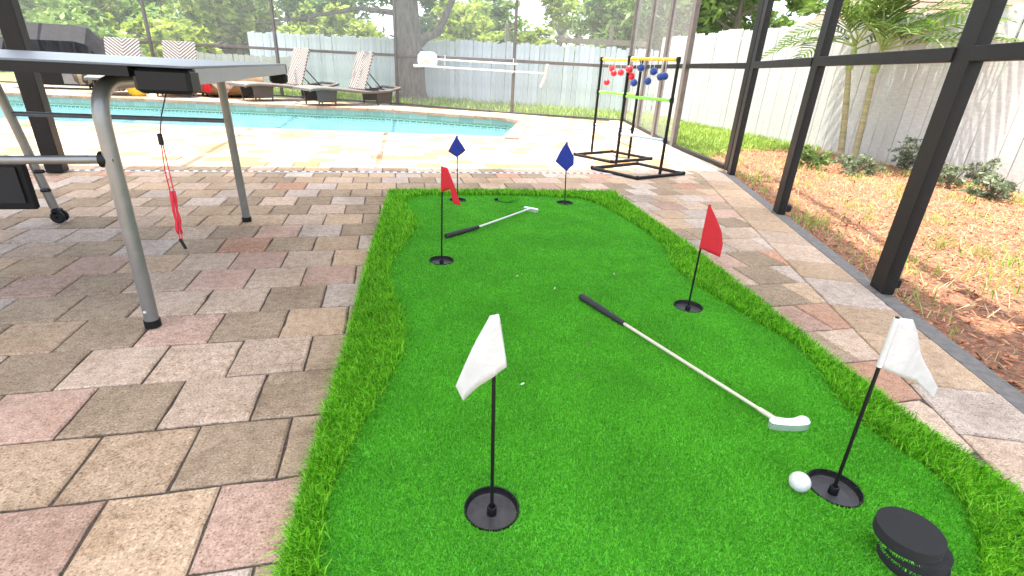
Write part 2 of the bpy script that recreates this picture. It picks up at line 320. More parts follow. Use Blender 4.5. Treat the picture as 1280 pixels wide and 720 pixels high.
def tile_mat():
    m, n, l = newmat('pool_tile'); g = n.new('ShaderNodeNewGeometry'); sp = n.new('ShaderNodeSeparateXYZ'); l.new(g.outputs['Position'], sp.inputs[0])
    ad = n.new('ShaderNodeMath'); ad.operation = 'ADD'; l.new(sp.outputs['X'], ad.inputs[0]); l.new(sp.outputs['Y'], ad.inputs[1])
    cb = n.new('ShaderNodeCombineXYZ'); l.new(ad.outputs[0], cb.inputs[0]); l.new(sp.outputs['Z'], cb.inputs[1])
    br = n.new('ShaderNodeTexBrick'); br.offset = 0; br.inputs['Scale'].default_value = 1; br.inputs['Brick Width'].default_value = 0.15; br.inputs['Row Height'].default_value = 0.15; br.inputs['Mortar Size'].default_value = 0.004
    br.inputs['Color1'].default_value = (0.15, 0.235, 0.195, 1); br.inputs['Color2'].default_value = (0.20, 0.30, 0.25, 1); br.inputs['Mortar'].default_value = (0.28, 0.36, 0.31, 1); l.new(cb.outputs[0], br.inputs['Vector'])
    b2 = n.new('ShaderNodeTexBrick'); b2.inputs['Scale'].default_value = 1; b2.inputs['Brick Width'].default_value = 0.06; b2.inputs['Row Height'].default_value = 0.028; b2.inputs['Mortar Size'].default_value = 0.007
    b2.inputs['Color1'].default_value = (0.02, 0.07, 0.06, 1); b2.inputs['Color2'].default_value = (0.05, 0.13, 0.07, 1); b2.inputs['Mortar'].default_value = (0.25, 0.42, 0.33, 1); l.new(cb.outputs[0], b2.inputs['Vector'])
    ns = noise(n, l, cb.outputs[0], 9, 3); a2 = n.new('ShaderNodeMath'); a2.operation = 'MULTIPLY_ADD'; a2.inputs[1].default_value = 0.09; l.new(ns.outputs['Fac'], a2.inputs[0]); l.new(sp.outputs['Z'], a2.inputs[2])
    lt = n.new('ShaderNodeMath'); lt.operation = 'LESS_THAN'; lt.inputs[1].default_value = -0.085; l.new(a2.outputs[0], lt.inputs[0])
    c1 = mix(n, l, lt.outputs[0], br.outputs['Color'], mix(n, l, 0.65, br.outputs['Color'], (0.06, 0.18, 0.07)))
    l2 = n.new('ShaderNodeMath'); l2.operation = 'LESS_THAN'; l2.inputs[1].default_value = -0.155; l.new(sp.outputs['Z'], l2.inputs[0])
    c2 = mix(n, l, l2.outputs[0], c1, b2.outputs['Color'])
    b = n.new('ShaderNodeBsdfPrincipled'); l.new(c2, b.inputs['Base Color']); b.inputs['Roughness'].default_value = 0.3
    o = n.new('ShaderNodeOutputMaterial'); l.new(b.outputs[0], o.inputs[0]); return m
m_tile = tile_mat(); m_plaster = mat('pool_plaster', (0.36, 0.56, 0.61), 0.7, var=0.08, scale=3)
def water_mat():
    m, n, l = newmat('pool_water'); g = n.new('ShaderNodeNewGeometry'); t = noise(n, l, g.outputs['Position'], 5, 3)
    bp = n.new('ShaderNodeBump'); bp.inputs['Strength'].default_value = 0.25; bp.inputs['Distance'].default_value = 0.05; l.new(t.outputs['Fac'], bp.inputs['Height'])
    tr = n.new('ShaderNodeBsdfTransparent'); tr.inputs[0].default_value = (0.66, 0.88, 0.90, 1)
    gl = n.new('ShaderNodeBsdfGlossy'); gl.inputs['Roughness'].default_value = 0.04; l.new(bp.outputs[0], gl.inputs['Normal'])
    df = n.new('ShaderNodeBsdfDiffuse'); df.inputs[0].default_value = (0.24, 0.47, 0.52, 1); mx0 = n.new('ShaderNodeMixShader'); mx0.inputs[0].default_value = 0.35; l.new(tr.outputs[0], mx0.inputs[1]); l.new(df.outputs[0], mx0.inputs[2])
    fr = n.new('ShaderNodeFresnel'); fr.inputs[0].default_value = 1.33; l.new(bp.outputs[0], fr.inputs['Normal'])
    mx = n.new('ShaderNodeMixShader'); l.new(fr.outputs[0], mx.inputs[0]); l.new(mx0.outputs[0], mx.inputs[1]); l.new(gl.outputs[0], mx.inputs[2])
    o = n.new('ShaderNodeOutputMaterial'); l.new(mx.outputs[0], o.inputs[0]); return m
m_water = water_mat()
def ball_mat():
    m, n, l = newmat('dimpled_white'); tc = n.new('ShaderNodeTexCoord'); v = n.new('ShaderNodeTexVoronoi'); v.inputs['Scale'].default_value = 230; v.inputs['Randomness'].default_value = 0.25; l.new(tc.outputs['Object'], v.inputs['Vector'])
    r = ramp(n, l, v.outputs['Distance'], [(0.15, (0, 0, 0)), (0.5, (1, 1, 1))]); bp = n.new('ShaderNodeBump'); bp.inputs['Strength'].default_value = 0.7; bp.inputs['Distance'].default_value = 0.0014; l.new(r.outputs[0], bp.inputs['Height'])
    b = n.new('ShaderNodeBsdfPrincipled'); b.inputs['Base Color'].default_value = (0.52, 0.515, 0.50, 1); b.inputs['Roughness'].default_value = 0.3; l.new(bp.outputs[0], b.inputs['Normal'])
    o = n.new('ShaderNodeOutputMaterial'); l.new(b.outputs[0], o.inputs[0]); return m
m_ball = ball_mat()

# ------------------------------------------------------------------ lines of the place
def wallx(y): return 2.07 + 0.405 * (y - 1.6) if y < 4.2 else 3.123 + 0.2525 * (y - 4.2)
W0, W1, W2 = (wallx(-6), -6), (3.123, 4.2), (4.45, 9.45)
BACK = [W2, (2.42, 10.27), (0.24, 11.7), (-2.25, 12.8), (-4.9, 13.5), (-8.2, 13.9), (-12, 14.8)]
POOL = [(-12, 7.95), (1.47, 6.58), (2.26, 8.86), (2.12, 9.28), (-0.05, 10.3), (-12, 11.8)]
PW, PD = 0.205, 0.2085; PX, PY = -0.676, 0.901

# ------------------------------------------------------------------ ground
def sheet(name, poly, z, m, parent=None):
    b = MB(); b.add([(x, y, z) for x, y in poly], [tuple(range(len(poly)))]); return b.build(name, m, parent)
g = MB(); hole = [(-13, 6.2), (3.2, 6.2), (3.2, 12.6), (-13, 12.6)]; big = [(-300, -150), (300, -150), (300, 450), (-300, 450)]
for i in range(4):
    j = (i + 1) % 4; g.add([(*big[i], -0.06), (*big[j], -0.06), (*hole[j], -0.06), (*hole[i], -0.06)], [(0, 1, 2, 3)])
kind(g.build('ground', m_ground), 'structure')
# patio bed, with the pool cut out of it
bed = MB(); outline = [(-12.5, -6), W0, W1, W2] + BACK[1:] + [(-12.5, 14.8)]
pieces = [outline]
# triangulate the bed by strips between the outline and pool
bmx = bmesh.new()
def loopedges(bm, pts, z):
    vs = [bm.verts.new((x, y, z)) for x, y in pts]; return [bm.edges.new((vs[i], vs[(i + 1) % len(vs)])) for i in range(len(vs))]
bmesh.ops.triangle_fill(bmx, use_beauty=True, edges=loopedges(bmx, outline, -0.007) + loopedges(bmx, [(max(x, -11.9), y) for x, y in POOL], -0.007))
me = bpy.data.meshes.new('patio'); bmx.to_mesh(me); bmx.free(); me.materials.append(m_bed)
patio = kind(link('patio', me), 'structure')

polys = []     # (poly, variant)
def half(p0, p1, off): # line p0->p1, keep left side beyond off
    d = Vector((p1[0] - p0[0], p1[1] - p0[1])).normalized(); nn = (-d.y, d.x); return (p0[0] + nn[0] * off, p0[1] + nn[1] * off), nn
HB = [half(W0, W1, 0.275), half(W1, W2, 0.275)]
for i in range(len(BACK) - 1): HB.append(half(BACK[i], BACK[i + 1], 0.02))
def expand(poly, d): return inset(poly, -d)
CUT = expand(POOL, 0.20)
for r in range(-30, 72):
    y0 = PY + r * PD; off = 0.5 if r % 2 else 0.0
    off += 0.02 * math.sin(r * 1.7)
    for c in range(-60, 30):
        x0 = PX + (c + off) * PW; g_ = 0.0022
        poly = [(x0 + g_, y0 + g_), (x0 + PW - g_, y0 + g_), (x0 + PW - g_, y0 + PD - g_), (x0 + g_, y0 + PD - g_)]
        for a, n_ in HB:
            poly = clip(poly, a, n_)
            if len(poly) < 3: break
        if len(poly) < 3 or abs(area(poly)) < 0.0012: continue
        h = random.random()
        if ((c + (r // 2)) % 2) ^ (random.random() < .2): v = 0 if h < 0.62 else (4 if h < 0.9 else 2)
        else: v = 1 if h < 0.36 else (2 if h < 0.58 else (3 if h < 0.80 else (5 if h < 0.88 else 4)))
        if y0 > 2.2 and v in (2, 5) and random.random() < 0.6: v = 3 if random.random() < .5 else 1
        if y0 < 1.6 and v == 3 and random.random() < 0.7: v = 2 if random.random() < .4 else 4
        if y0 > 4.36: v = 6 if (v in (0, 2) and random.random() < .6) else (4 if v == 0 else v)  # beyond the shade edge, sun warmth is put into the brown pavers' colour
        for pc in (subtract_convex(poly, CUT) if y0 > 5.5 else [poly]):
            pc = [p for i, p in enumerate(pc) if (Vector(p) - Vector(pc[i - 1])).length > 0.004]
            if len(pc) > 2 and area(pc) > 0.0012: polys.append((pc, v))
# border course along the wall
for A, B in ((W0, W1), (W1, W2)):
    A, B = Vector(A), Vector(B); d = (B - A).normalized(); nn = Vector((-d.y, d.x)); L = (B - A).length; s = 0.0
    while s < L - 0.1:
        w = min(random.choice([0.24, 0.30, 0.34]), L - s); p = A + d * s
        q = [p + nn * 0.02, p + d * (w - .004) + nn * 0.02, p + d * (w - .004) + nn * 0.271, p + nn * 0.271]
        polys.append(([tuple(x) for x in q], random.choice([4, 1, 4, 3, 1]))); s += w
# those that show largest in the picture are objects, the rest one joined part
MATQ = [(-0.16, 0.3), (1.28, 0.3), (1.56, 3.38), (0.02, 3.42)]
def vis(pc):
    cx = sum(p[0] for p in pc) / len(pc); cy = sum(p[1] for p in pc) / len(pc)
    if cy > 7: return 0
    q = [proj((x, y, 0)) for x, y in pc]
    if any(t is None for t in q): return 0
    if not any(-5 < t[0] < 1285 and -5 < t[1] < 725 for t in q): return 0
    if inside(np.array([p[0] for p in pc]), np.array([p[1] for p in pc]), MATQ).all(): return 0
    return abs(area(q))
order = sorted(range(len(polys)), key=lambda i: -vis(polys[i][0])); near = set(order[:300])
rest = MB()
def chip(pc):
    out = []
    for i in range(len(pc)):
        p, q = Vector(pc[i]), Vector(pc[(i + 1) % len(pc)]); k = max(1, int((q - p).length / .042)); nn = Vector((-(q - p).y, (q - p).x)).normalized()
        for j in range(k):
            u = p.lerp(q, (j + (random.uniform(-.3, .3) if j else 0)) / k); out.append(tuple(u + nn * abs(random.gauss(0, .0012)) + (nn * .004 if random.random() < .035 else nn * 0)))
    return out
for i, (pc, v) in enumerate(polys):
    dz = random.gauss(0, 0.0009)
    if i in near:
        cx = sum(p[0] for p in pc) / len(pc); cy = sum(p[1] for p in pc) / len(pc)
        b = MB(); b.prism(chip([(x - cx, y - cy) for x, y in pc]), -0.05, 0, 0.0045, 0.004); o = b.build('paver', PAV[v], patio, (cx, cy, dz)); o.rotation_euler = (random.gauss(0, .003), random.gauss(0, .003), 0)
    else:
        rest.m = v; rest.prism(pc, -0.05, dz, 0.004, 0.003)
kind(rest.build('distant_pavers', PAV, patio), 'stuff')
# coping stones
kind_cop = thing('swimming_pool', 'long blue swimming pool with green tile band and stone coping', 'pool', (0, 0, 0))
for i in range(len(POOL) - 1):
    A, B = Vector(POOL[i]), Vector(POOL[i + 1]); d = (B - A).normalized(); nn = Vector((d.y, -d.x)); L = (B - A).length; k = max(1, round(L / 0.3)); w = L / k
    for j in range(k):
        p = A + d * (w * j + .003); e = w - .006
        q = [p - nn * .03, p - nn * .03 + d * e, p + d * e + nn * .196, p + nn * .196]; q = [tuple(x) for x in q]
        if area(q) < 0: q = q[::-1]
        cx = sum(t[0] for t in q) / 4; cy = sum(t[1] for t in q) / 4
        if cx < -8.5: continue
        MB().prism([(x - cx, y - cy) for x, y in q], -.05, 0.004 + random.gauss(0, .0008), .006, .006).build('coping_stone', m_coping, kind_cop, (cx, cy, 0))
b = MB(); n_ = len(POOL); f0 = []
for i in range(n_):
    p, q = POOL[i], POOL[(i + 1) % n_]; b.add([(*p, -.045), (*q, -.045), (*q, -.24), (*p, -.24)], [(0, 1, 2, 3)])
b.build('tile_band', m_tile, kind_cop)
b = MB()
for i in range(n_):
    p, q = POOL[i], POOL[(i + 1) % n_]; b.add([(*p, -.24), (*q, -.24), (*q, -1.3), (*p, -1.3)], [(0, 1, 2, 3)])
b.add([(*p, -1.3) for p in POOL], [tuple(range(n_))]); b.build('basin', m_plaster, kind_cop)
b = MB(); b.add([(*p, -.19) for p in POOL], [tuple(range(n_))]); kind(b.build('pool_water', m_water), 'structure')
# drain channel along the roof line
dr = thing('deck_drain', 'narrow white slotted drain strip set across the pavers', 'drain', (-1.2, 4.2, 0))
MB().box((-0.05, 0, 0.003), (6.4, 0.035, 0.006)).build('channel_lid', m_white, dr)
b = MB()
for i in range(100): b.box((-3.2 + i * 0.063, 0, 0.0065), (0.03, 0.02, 0.003))
kind(b.build('slots', m_black, dr), 'stuff')

# mulch bed
mul = [(wallx(y) + 0.045, y) for y in (-2.5, 0, 2, 4.2, 5.6)]; mul = mul + [(4.6, 6.0), (6.0, 6.4), (6.0, -2.5)]
sheet('mulch_bed', mul, -0.035, m_mulchbase); kind(bpy.data.objects['mulch_bed'], 'structure')
def scatter(poly, n):
    xs = [p[0] for p in poly]; ys = [p[1] for p in poly]
    px = rng.uniform(min(xs), max(xs), n); py = rng.uniform(min(ys), max(ys), n); k = inside(px, py, poly); return px[k], py[k]
def np_mesh(name, V, F, m):          # V (n,3); F (k,3|4)
    me = bpy.data.meshes.new(name); me.vertices.add(len(V)); me.vertices.foreach_set('co', V.astype(np.float32).ravel())
    k = F.shape[1]; me.loops.add(F.size); me.loops.foreach_set('vertex_index', F.astype(np.int32).ravel())
    me.polygons.add(len(F)); me.polygons.foreach_set('loop_start', np.arange(0, F.size, k, dtype=np.int32)); 
    me.materials.append(m); me.update(calc_edges=True); me.validate(); return me
def chips(poly, n):
    x, y = scatter(poly, n); k = len(x); d = np.hypot(x, y); L = rng.uniform(.012, .045, k); Wd = rng.uniform(.004, .011, k); a = rng.uniform(0, 2 * np.pi, k); tl = rng.normal(0, .35, k); z = rng.uniform(-.033, -.012, k)
    t = np.stack([np.cos(a) * np.cos(tl), np.sin(a) * np.cos(tl), np.sin(tl)], 1) * L[:, None] / 2; u = np.stack([-np.sin(a), np.cos(a), rng.normal(0, .4, k)], 1) * Wd[:, None] / 2
    up = np.array([0, 0, 1]) * (Wd * .45)[:, None]; c = np.stack([x, y, z], 1)
    V = np.stack([c - t - u, c + t - u * .6, c + t * .9 + u, c - t + u, c - t * .95 + up, c + t * .9 + up], 1).reshape(-1, 3)
    o = (np.arange(k) * 6)[:, None]; F = np.concatenate([o + np.array([q]) for q in ((0, 1, 5, 4), (3, 4, 5, 2))]); return np_mesh('mulch_chips', V, F, m_chip)
kind(tag(link('mulch_chips', chips(mul, 46000)), 'loose orange brown wood chip mulch between screen wall and white fence', 'mulch'), 'stuff')

# blades of grass
def blades(x, y, z, h, w, lean, seg2=True, dirbias=None):
    k = len(x); a = rng.uniform(0, 2 * np.pi, k); b = rng.uniform(0, 2 * np.pi, k); ln = np.abs(rng.normal(0, lean, k)) + lean * .3
    lx, ly = np.cos(a) * ln, np.sin(a) * ln
    if dirbias: lx += dirbias[0]; ly += dirbias[1]
    c = np.stack([x, y, z], 1); s = np.stack([np.cos(b), np.sin(b), np.zeros(k)], 1) * (w / 2)[:, None]
    tip = c + np.stack([lx * h, ly * h, h * np.clip(1 - .3 * (lx ** 2 + ly ** 2), .35, 1)], 1)
    if not seg2:
        V = np.stack([c - s, c + s, tip], 1).reshape(-1, 3); return V, np.arange(3 * k).reshape(-1, 3)
    md = c + np.stack([lx * h * .32, ly * h * .32, h * .6], 1)
    V = np.stack([c - s, c + s, md + s * .8, tip + s * .1, md - s * .8], 1).reshape(-1, 3)
    o = (np.arange(k) * 5)[:, None]; F = np.concatenate([o + np.array([[0, 1, 4]]), o + np.array([[1, 2, 4]]), o + np.array([[4, 2, 3]])]); return V, F
def lawn(name, poly, n, h0, h1, w, label):
    x, y = scatter(poly, n); k = len(x); V, F = blades(x, y, np.full(k, -.06), rng.uniform(h0, h1, k), np.full(k, w), .5); return kind(tag(link(name, np_mesh(name, V, F, m_lawn)), label, 'grass'), 'stuff')
BF0, BF1 = Vector((6.0, 11.29)), Vector((-3.6, 16.55))     # back fence line
lawn('lawn_strip', [(x, y + .05) for x, y in BACK[:5]] + [(-4.8, 17), tuple(BF1), tuple(BF0)], 26000, .08, .20, .022, 'strip of green grass between pool screen and long fence')
lawn('lawn_patch', [(wallx(5.2) + .1, 5.2), (3.9, 5.5), (4.5, 5.9), (6, 6.1), (6, 11.3), (4.55, 9.5)], 22000, .06, .13, .015, 'sunlit grass patch between far screen wall and white fence')
# weeds in the mulch
xs, ys = [], []
for i in range(95):
    cx = random.uniform(2.3, 5.6); cy = random.uniform(1.4, 5.6)
    if cx < wallx(cy) + .15: continue
    for j in range(random.randint(8, 42)): xs.append(random.gauss(cx, .07)); ys.append(random.gauss(cy, .07))
for i in range(160):
    cy = random.uniform(1.2, 4.4); xs.append(wallx(cy) + random.uniform(.09, .3)); ys.append(cy)
x = np.array(xs); y = np.array(ys); V, F = blades(x, y, np.full(len(x), -.03), rng.uniform(.03, .11, len(x)), np.full(len(x), .006), .6)
xs_, ys_ = scatter(mul, 15000); kk = len(xs_); V2, F2 = blades(xs_, ys_, np.full(kk, -.022), rng.uniform(.02, .075, kk), np.full(kk, .0035), 1.6)
kind(tag(link('dry_straw', np_mesh('dry_straw', V2, F2, blade_mat('straw', (.30, .22, .10), (.46, .36, .18), (.62, .52, .30), 8, .2, 2))), 'pale dry straw strewn over the wood chips', 'straw'), 'stuff')
kind(tag(link('weeds', np_mesh('weeds', V, F, m_lawn)), 'thin pale weeds and grass sprouting through the mulch', 'weeds'), 'stuff')

# ------------------------------------------------------------------ unseen patio cover, shaped for the shade it casts
house = thing('shade_cover', 'unseen patio cover roof, shaped to shade the putting mat', 'patio cover', (-2, -2.4, 0))
def loc_(P, o): return [(x - o[0], y - o[1]) for x, y in P]
roofp = loc_([(-3.4, .48), (5.2, .48), (5.2, 1.55), (wallx(1.55) - .36, 1.55), (wallx(4.2) - .36, 4.2), (wallx(4.72) - .36, 4.72), (-3.4, 4.72)], (-2, -2.4))  # outline trimmed, wing added and rear left open to place the shade
def roofslab(name, poly, z0, z1, m):
    bm = bmesh.new(); lo = [bm.verts.new((x, y, z0)) for x, y in poly]; hi = [bm.verts.new((x, y, z1)) for x, y in poly]; n = len(poly)
    bm.faces.new(hi); bm.faces.new(lo[::-1])
    for i in range(n): bm.faces.new((lo[i], lo[(i + 1) % n], hi[(i + 1) % n], hi[i]))
    me = bpy.data.meshes.new(name); bm.to_mesh(me); bm.free(); me.materials.append(m); return link(name, me, house)
roofslab('ceiling', roofp, 3.40, 3.43, m_ceil); roofslab('roof', roofp, 3.433, 3.55, m_shingle)  # set high so more sky light reaches the shaded floor
for px_, py_ in ((-3.2, .6), (-3.2, 4.55), (5.0, .6)): MB().box((px_ + 2, py_ + 2.4, 1.7), (.14, .14, 3.39), bev=.005).build('column', m_stucco, house)

# ------------------------------------------------------------------ screen walls
def wall_run(t, pts, posts, rz_rail, m_s, panel_h=2.9, rail_h=.95, pw=.05, rail_t=.045, mt=m_bronze, pd=None):
    o = t.location
    for (x, y, w, dp, ang) in posts:
        MB().box((x - o.x, y - o.y, 1.45), (w, dp, 2.9), ang, bev=.003).build('post', mt, t)
for nm in (0,): pass
sw = thing('screen_wall', 'dark bronze framed screen wall standing on the kerb beside the mulch', 'screen wall', (W1[0], W1[1], 0))
ang1 = math.atan2(W1[1] - W0[1], W1[0] - W0[0]); ang2 = math.atan2(W2[1] - W1[1], W2[0] - W1[0])
postsR = [(1.55, .30), (2.10, 1.61), (2.60, 2.875), (3.165, 4.22)]
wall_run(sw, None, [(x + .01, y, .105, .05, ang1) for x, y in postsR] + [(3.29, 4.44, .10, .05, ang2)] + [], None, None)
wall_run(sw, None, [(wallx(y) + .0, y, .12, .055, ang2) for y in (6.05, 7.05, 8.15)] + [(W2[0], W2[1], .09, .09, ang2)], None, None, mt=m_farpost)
def along(t, p, q, z, hgt, th, name, m, trim=.05):
    p, q = Vector(p), Vector(q); d = (q - p); L = d.length - 2 * trim; c = (p + q) / 2; o = t.location
    return MB().box((c.x - o.x, c.y - o.y, z), (L, th, hgt), math.atan2(d.y, d.x), bev=.002).build(name, m, t)
runs = [((1.55, .30), (2.10, 1.61)), ((2.10, 1.61), (2.60, 2.875)), ((2.60, 2.875), (3.165, 4.22)), ((3.29, 4.44), (wallx(6.05), 6.05)), ((wallx(6.05), 6.05), (wallx(7.05), 7.05)), ((wallx(7.05), 7.05), (wallx(8.15), 8.15)), ((wallx(8.15), 8.15), W2)]
for i, (p, q) in enumerate(runs):
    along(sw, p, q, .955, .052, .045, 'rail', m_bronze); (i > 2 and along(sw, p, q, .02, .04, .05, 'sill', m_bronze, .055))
    pv, qv = Vector(p), Vector(q); d = (qv - pv).normalized() * .055; a, b_ = pv + d, qv - d; o = sw.location
    for z0, z1 in ((.042, .928), (.983, 2.85)):
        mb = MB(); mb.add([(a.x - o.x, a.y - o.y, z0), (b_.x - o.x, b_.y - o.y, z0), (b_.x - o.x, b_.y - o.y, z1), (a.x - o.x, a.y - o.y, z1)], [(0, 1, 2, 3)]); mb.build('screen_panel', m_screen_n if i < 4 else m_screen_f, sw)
b = MB(); o = sw.location     # post shoes
for x, y in postsR[1:3]: MB().box((x + .075 - o.x, y + .015 - o.y, .03), (.05, .06, .05), ang1, bev=.008).build('anchor_bracket', m_black, sw)
along(sw, W0, W1, 2.86, .1, .06, 'top_beam', m_bronze, 0); along(sw, (W1[0] + .02, W1[1] + .06), W2, 2.86, .1, .06, 'top_beam', m_bronze, 0)
# kerb
kb = MB()
P0, P1, P2 = Vector(W0), Vector(W1), Vector(W2); d1 = (P1 - P0).normalized(); n1 = Vector((d1.y, -d1.x)); d2 = (P2 - P1).normalized(); n2 = Vector((d2.y, -d2.x))
kb.prism([tuple(P0 - n1 * .02), tuple(P0 + n1 * .055), tuple(P1 + n1 * .055), tuple(P2 + n2 * .055), tuple(P2 - n2 * .02), tuple(P1 - n1 * .02)], -.07, -.001)
kind(kb.build('kerb', m_kerb), 'structure')

bw = thing('screen_wall', 'weathered bronze screen wall at the end of the pool, in front of the long fence', 'screen wall', (BACK[1][0], BACK[1][1], 0))
o = bw.location
for i in range(1, len(BACK)):
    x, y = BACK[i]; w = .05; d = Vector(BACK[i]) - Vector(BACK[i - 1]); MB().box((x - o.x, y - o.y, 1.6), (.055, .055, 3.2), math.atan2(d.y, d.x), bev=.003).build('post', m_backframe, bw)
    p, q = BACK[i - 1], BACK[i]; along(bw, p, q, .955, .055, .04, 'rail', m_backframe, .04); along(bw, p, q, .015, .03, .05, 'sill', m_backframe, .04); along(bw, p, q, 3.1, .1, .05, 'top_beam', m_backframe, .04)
    pv, qv = Vector(p), Vector(q); dd = (qv - pv).normalized() * .03; a, b_ = pv + dd, qv - dd
    for z0, z1 in ((.032, .926), (.984, 3.04)):
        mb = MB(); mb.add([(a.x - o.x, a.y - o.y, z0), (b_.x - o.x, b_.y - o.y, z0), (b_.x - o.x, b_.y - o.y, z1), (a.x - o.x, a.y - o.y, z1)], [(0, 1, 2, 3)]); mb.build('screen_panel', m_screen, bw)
# overhead beams of the pool cage
cg = thing('pool_cage_roof', 'bronze overhead beams of the pool screen cage', 'cage roof', (0, 4.66, 2.95))
for xa, xb, yb in ((-6.6, -6.7, 13.3), (-4.2, -4.3, 12.7), (-2.0, -2.15, 12.1), (-.55, -.3, 11.4), (2.5, 2.6, 10.15)):
    p, q = Vector((xa, 4.68)), Vector((xb, yb)); d = q - p; c = (p + q) / 2
    MB().box((c.x, c.y - 4.66, 0), (d.length, .04, .10), math.atan2(d.y, d.x)).build('beam', m_backframe, cg)
for yy in (8.1,): MB().box((-1.6, yy - 4.66, .101), (10.6, .05, .10)).build('cross_beam', m_backframe, cg)
# lanai post behind the table
lp = thing('lanai_post', 'dark square post standing on pavers behind the folding table', 'post', (-2.26, 4.16, 0))
MB().box((0, 0, 1.7), (.10, .10, 3.39), .12, bev=.004).build('shaft', m_bronze, lp)

# ------------------------------------------------------------------ fences
def fence(t, A, B, n_boards, h, th, m, nrm, dogear=True, seedv=1, var=.03):
    A, B = Vector(A), Vector(B); d = (B - A); L = d.length; w = L / n_boards; an = math.atan2(d.y, d.x); d.normalize(); rr = random.Random(seedv); o = t.location
    e = .022; W = w - .007; shapes = []
    for k in range(5):
        hh = h + rr.gauss(0, var * .5); pr = [(-W / 2, 0), (W / 2, 0), (W / 2, hh - e), (W / 2 - e, hh), (-W / 2 + e, hh), (-W / 2, hh - e)] if dogear else [(-W / 2, 0), (W / 2, 0), (W / 2, hh), (-W / 2, hh)]
        b = MB(); nn = len(pr); b.add([(x, -th / 2, z) for x, z in pr] + [(x, th / 2, z) for x, z in pr], [tuple(range(nn)), tuple(range(2 * nn - 1, nn - 1, -1))] + [(i, i + nn, (i + 1) % nn + nn, (i + 1) % nn) for i in range(nn)]); shapes.append(b.mesh('board', m))
    for i in range(n_boards):
        p = A + d * (w * (i + .5)); ob = link('board', shapes[rr.randrange(5)], t, (p.x - o.x + nrm[0] * rr.uniform(0, .006), p.y - o.y + nrm[1] * rr.uniform(0, .006), rr.gauss(-.03, var * .3))); ob.rotation_euler = (0, rr.gauss(0, .006), an + rr.gauss(0, .008))
    c = (A + B) / 2
    for z in (.3, h - .3): MB().box((c.x - o.x - nrm[0] * .045, c.y - o.y - nrm[1] * .045, z), (L, .04, .09), an).build('rail', m_gap, t)
fr = thing('wooden_fence', 'white weathered plank fence lit by sun behind the mulch bed', 'fence', (6.02, 5, -.04))
fence(fr, (6.02, -.5), (6.02, 11.3), 80, 1.69, .02, m_fencew, (-1, 0), seedv=3)
fb = thing('wooden_fence', 'long plank fence behind the pool, coloured as in blue shade', 'fence', (1.2, 13.9, -.04))
fence(fb, (5.98, 11.30), (-3.6, 16.55), 92, 1.46, .02, m_fenceb, (-.48, -.88), seedv=5)
ff = thing('wooden_fence', 'pale fence section beyond the wicker loungers', 'fence', (-5, 17, -.04))
fence(ff, (-1.9, 15.9), (-4.7, 15.4), 22, .86, .02, m_fencew, (0, -1), seedv=8)

# ------------------------------------------------------------------ putting mat
INNER = [(-0.14, 0.63), (-0.151, 0.696), (-0.145, 0.828), (-0.097, 0.995), (-0.02, 1.22), (0.021, 1.393), (0.013, 1.651), (-0.024, 1.914), (0.01, 2.191), (0.11, 2.543), (0.131, 2.764), (0.089, 3.063), (0.123, 3.265), (0.272, 3.35), (0.788, 3.33), (1.172, 3.27), (1.33, 3.14), (1.386, 2.747), (1.37, 2.246), (1.27, 1.965), (1.251, 1.729), (1.27, 1.457), (1.299, 1.237), (1.277, 1.087), (1.196, 0.911), (1.174, 0.763), (1.188, 0.649), (1.166, 0.568), (1.086, 0.47), (0.93, 0.38), (0.4, 0.34), (-0.02, 0.45)]
INNER = smooth_loop(INNER, 5)
OUTER = [(-0.225, 0.24), (0.5, .22), (1.303, 0.24), (1.311, 0.775), (1.345, 1.10), (1.409, 1.526), (1.5, 2.208), (1.60, 3.40), (0.8, 3.455), (-0.008, 3.465), (-.06, 2.8), (-0.115, 2.076), (-.155, 1.4), (-0.187, 0.998), (-.213, .66)]
CUPS = [(0.167, 0.719), (0.913, 0.637), (1.092, 1.528), (0.208, 2.115), (0.423, 3.213), (1.128, 3.118), (0.72, 3.205)]; CR = .0535
mt_ = thing('putting_mat', 'bright green artificial turf putting mat with shaggy fringe', 'putting mat', (.6, 1.9, 0))
mo = mt_.location
bm = bmesh.new()
circ = lambda c, r, n=40: [(c[0] + r * math.cos(2 * math.pi * i / n) - mo.x, c[1] + r * math.sin(2 * math.pi * i / n) - mo.y) for i in range(n)]
E_ = loopedges(bm, loc_(INNER, mo), .018)
for c in CUPS: E_ += loopedges(bm, circ(c, CR), .018)
bmesh.ops.triangle_fill(bm, use_beauty=True, edges=E_)
me = bpy.data.meshes.new('putting_surface'); bm.to_mesh(me); bm.free(); me.materials.append(m_turfbase); link('putting_surface', me, mt_)
bm = bmesh.new(); E_ = loopedges(bm, loc_(OUTER, mo), .014) + loopedges(bm, loc_(INNER, mo), .014)
bmesh.ops.triangle_fill(bm, use_beauty=True, edges=E_)
me = bpy.data.meshes.new('fringe_backing'); bm.to_mesh(me); bm.free(); me.materials.append(m_turfbase); link('fringe_backing', me, mt_)
b = MB(); lp_ = loc_(OUTER, mo); n = len(lp_)
for i in range(n): p, q = lp_[i], lp_[(i + 1) % n]; b.add([(*p, .001), (*q, .001), (*q, .0135), (*p, .0135)], [(0, 1, 2, 3)])
b.build('edge_backing', m_black, mt_)
def turf_pts(total, poly, near_w):
    x = rng.uniform(-.25, 1.65, total); y = rng.uniform(.3, 3.5, total); d = np.hypot(x - .2, y); k = rng.random(total) < np.clip(near_w / d ** 1.6, 0, 1)
    x, y = x[k], y[k]; k = inside(x, y, poly); return x[k], y[k]
x, y = turf_pts(2300000, INNER, 1.15)
k = np.ones(len(x), bool)
for c in CUPS: k &= np.hypot(x - c[0], y - c[1]) > CR + .0022
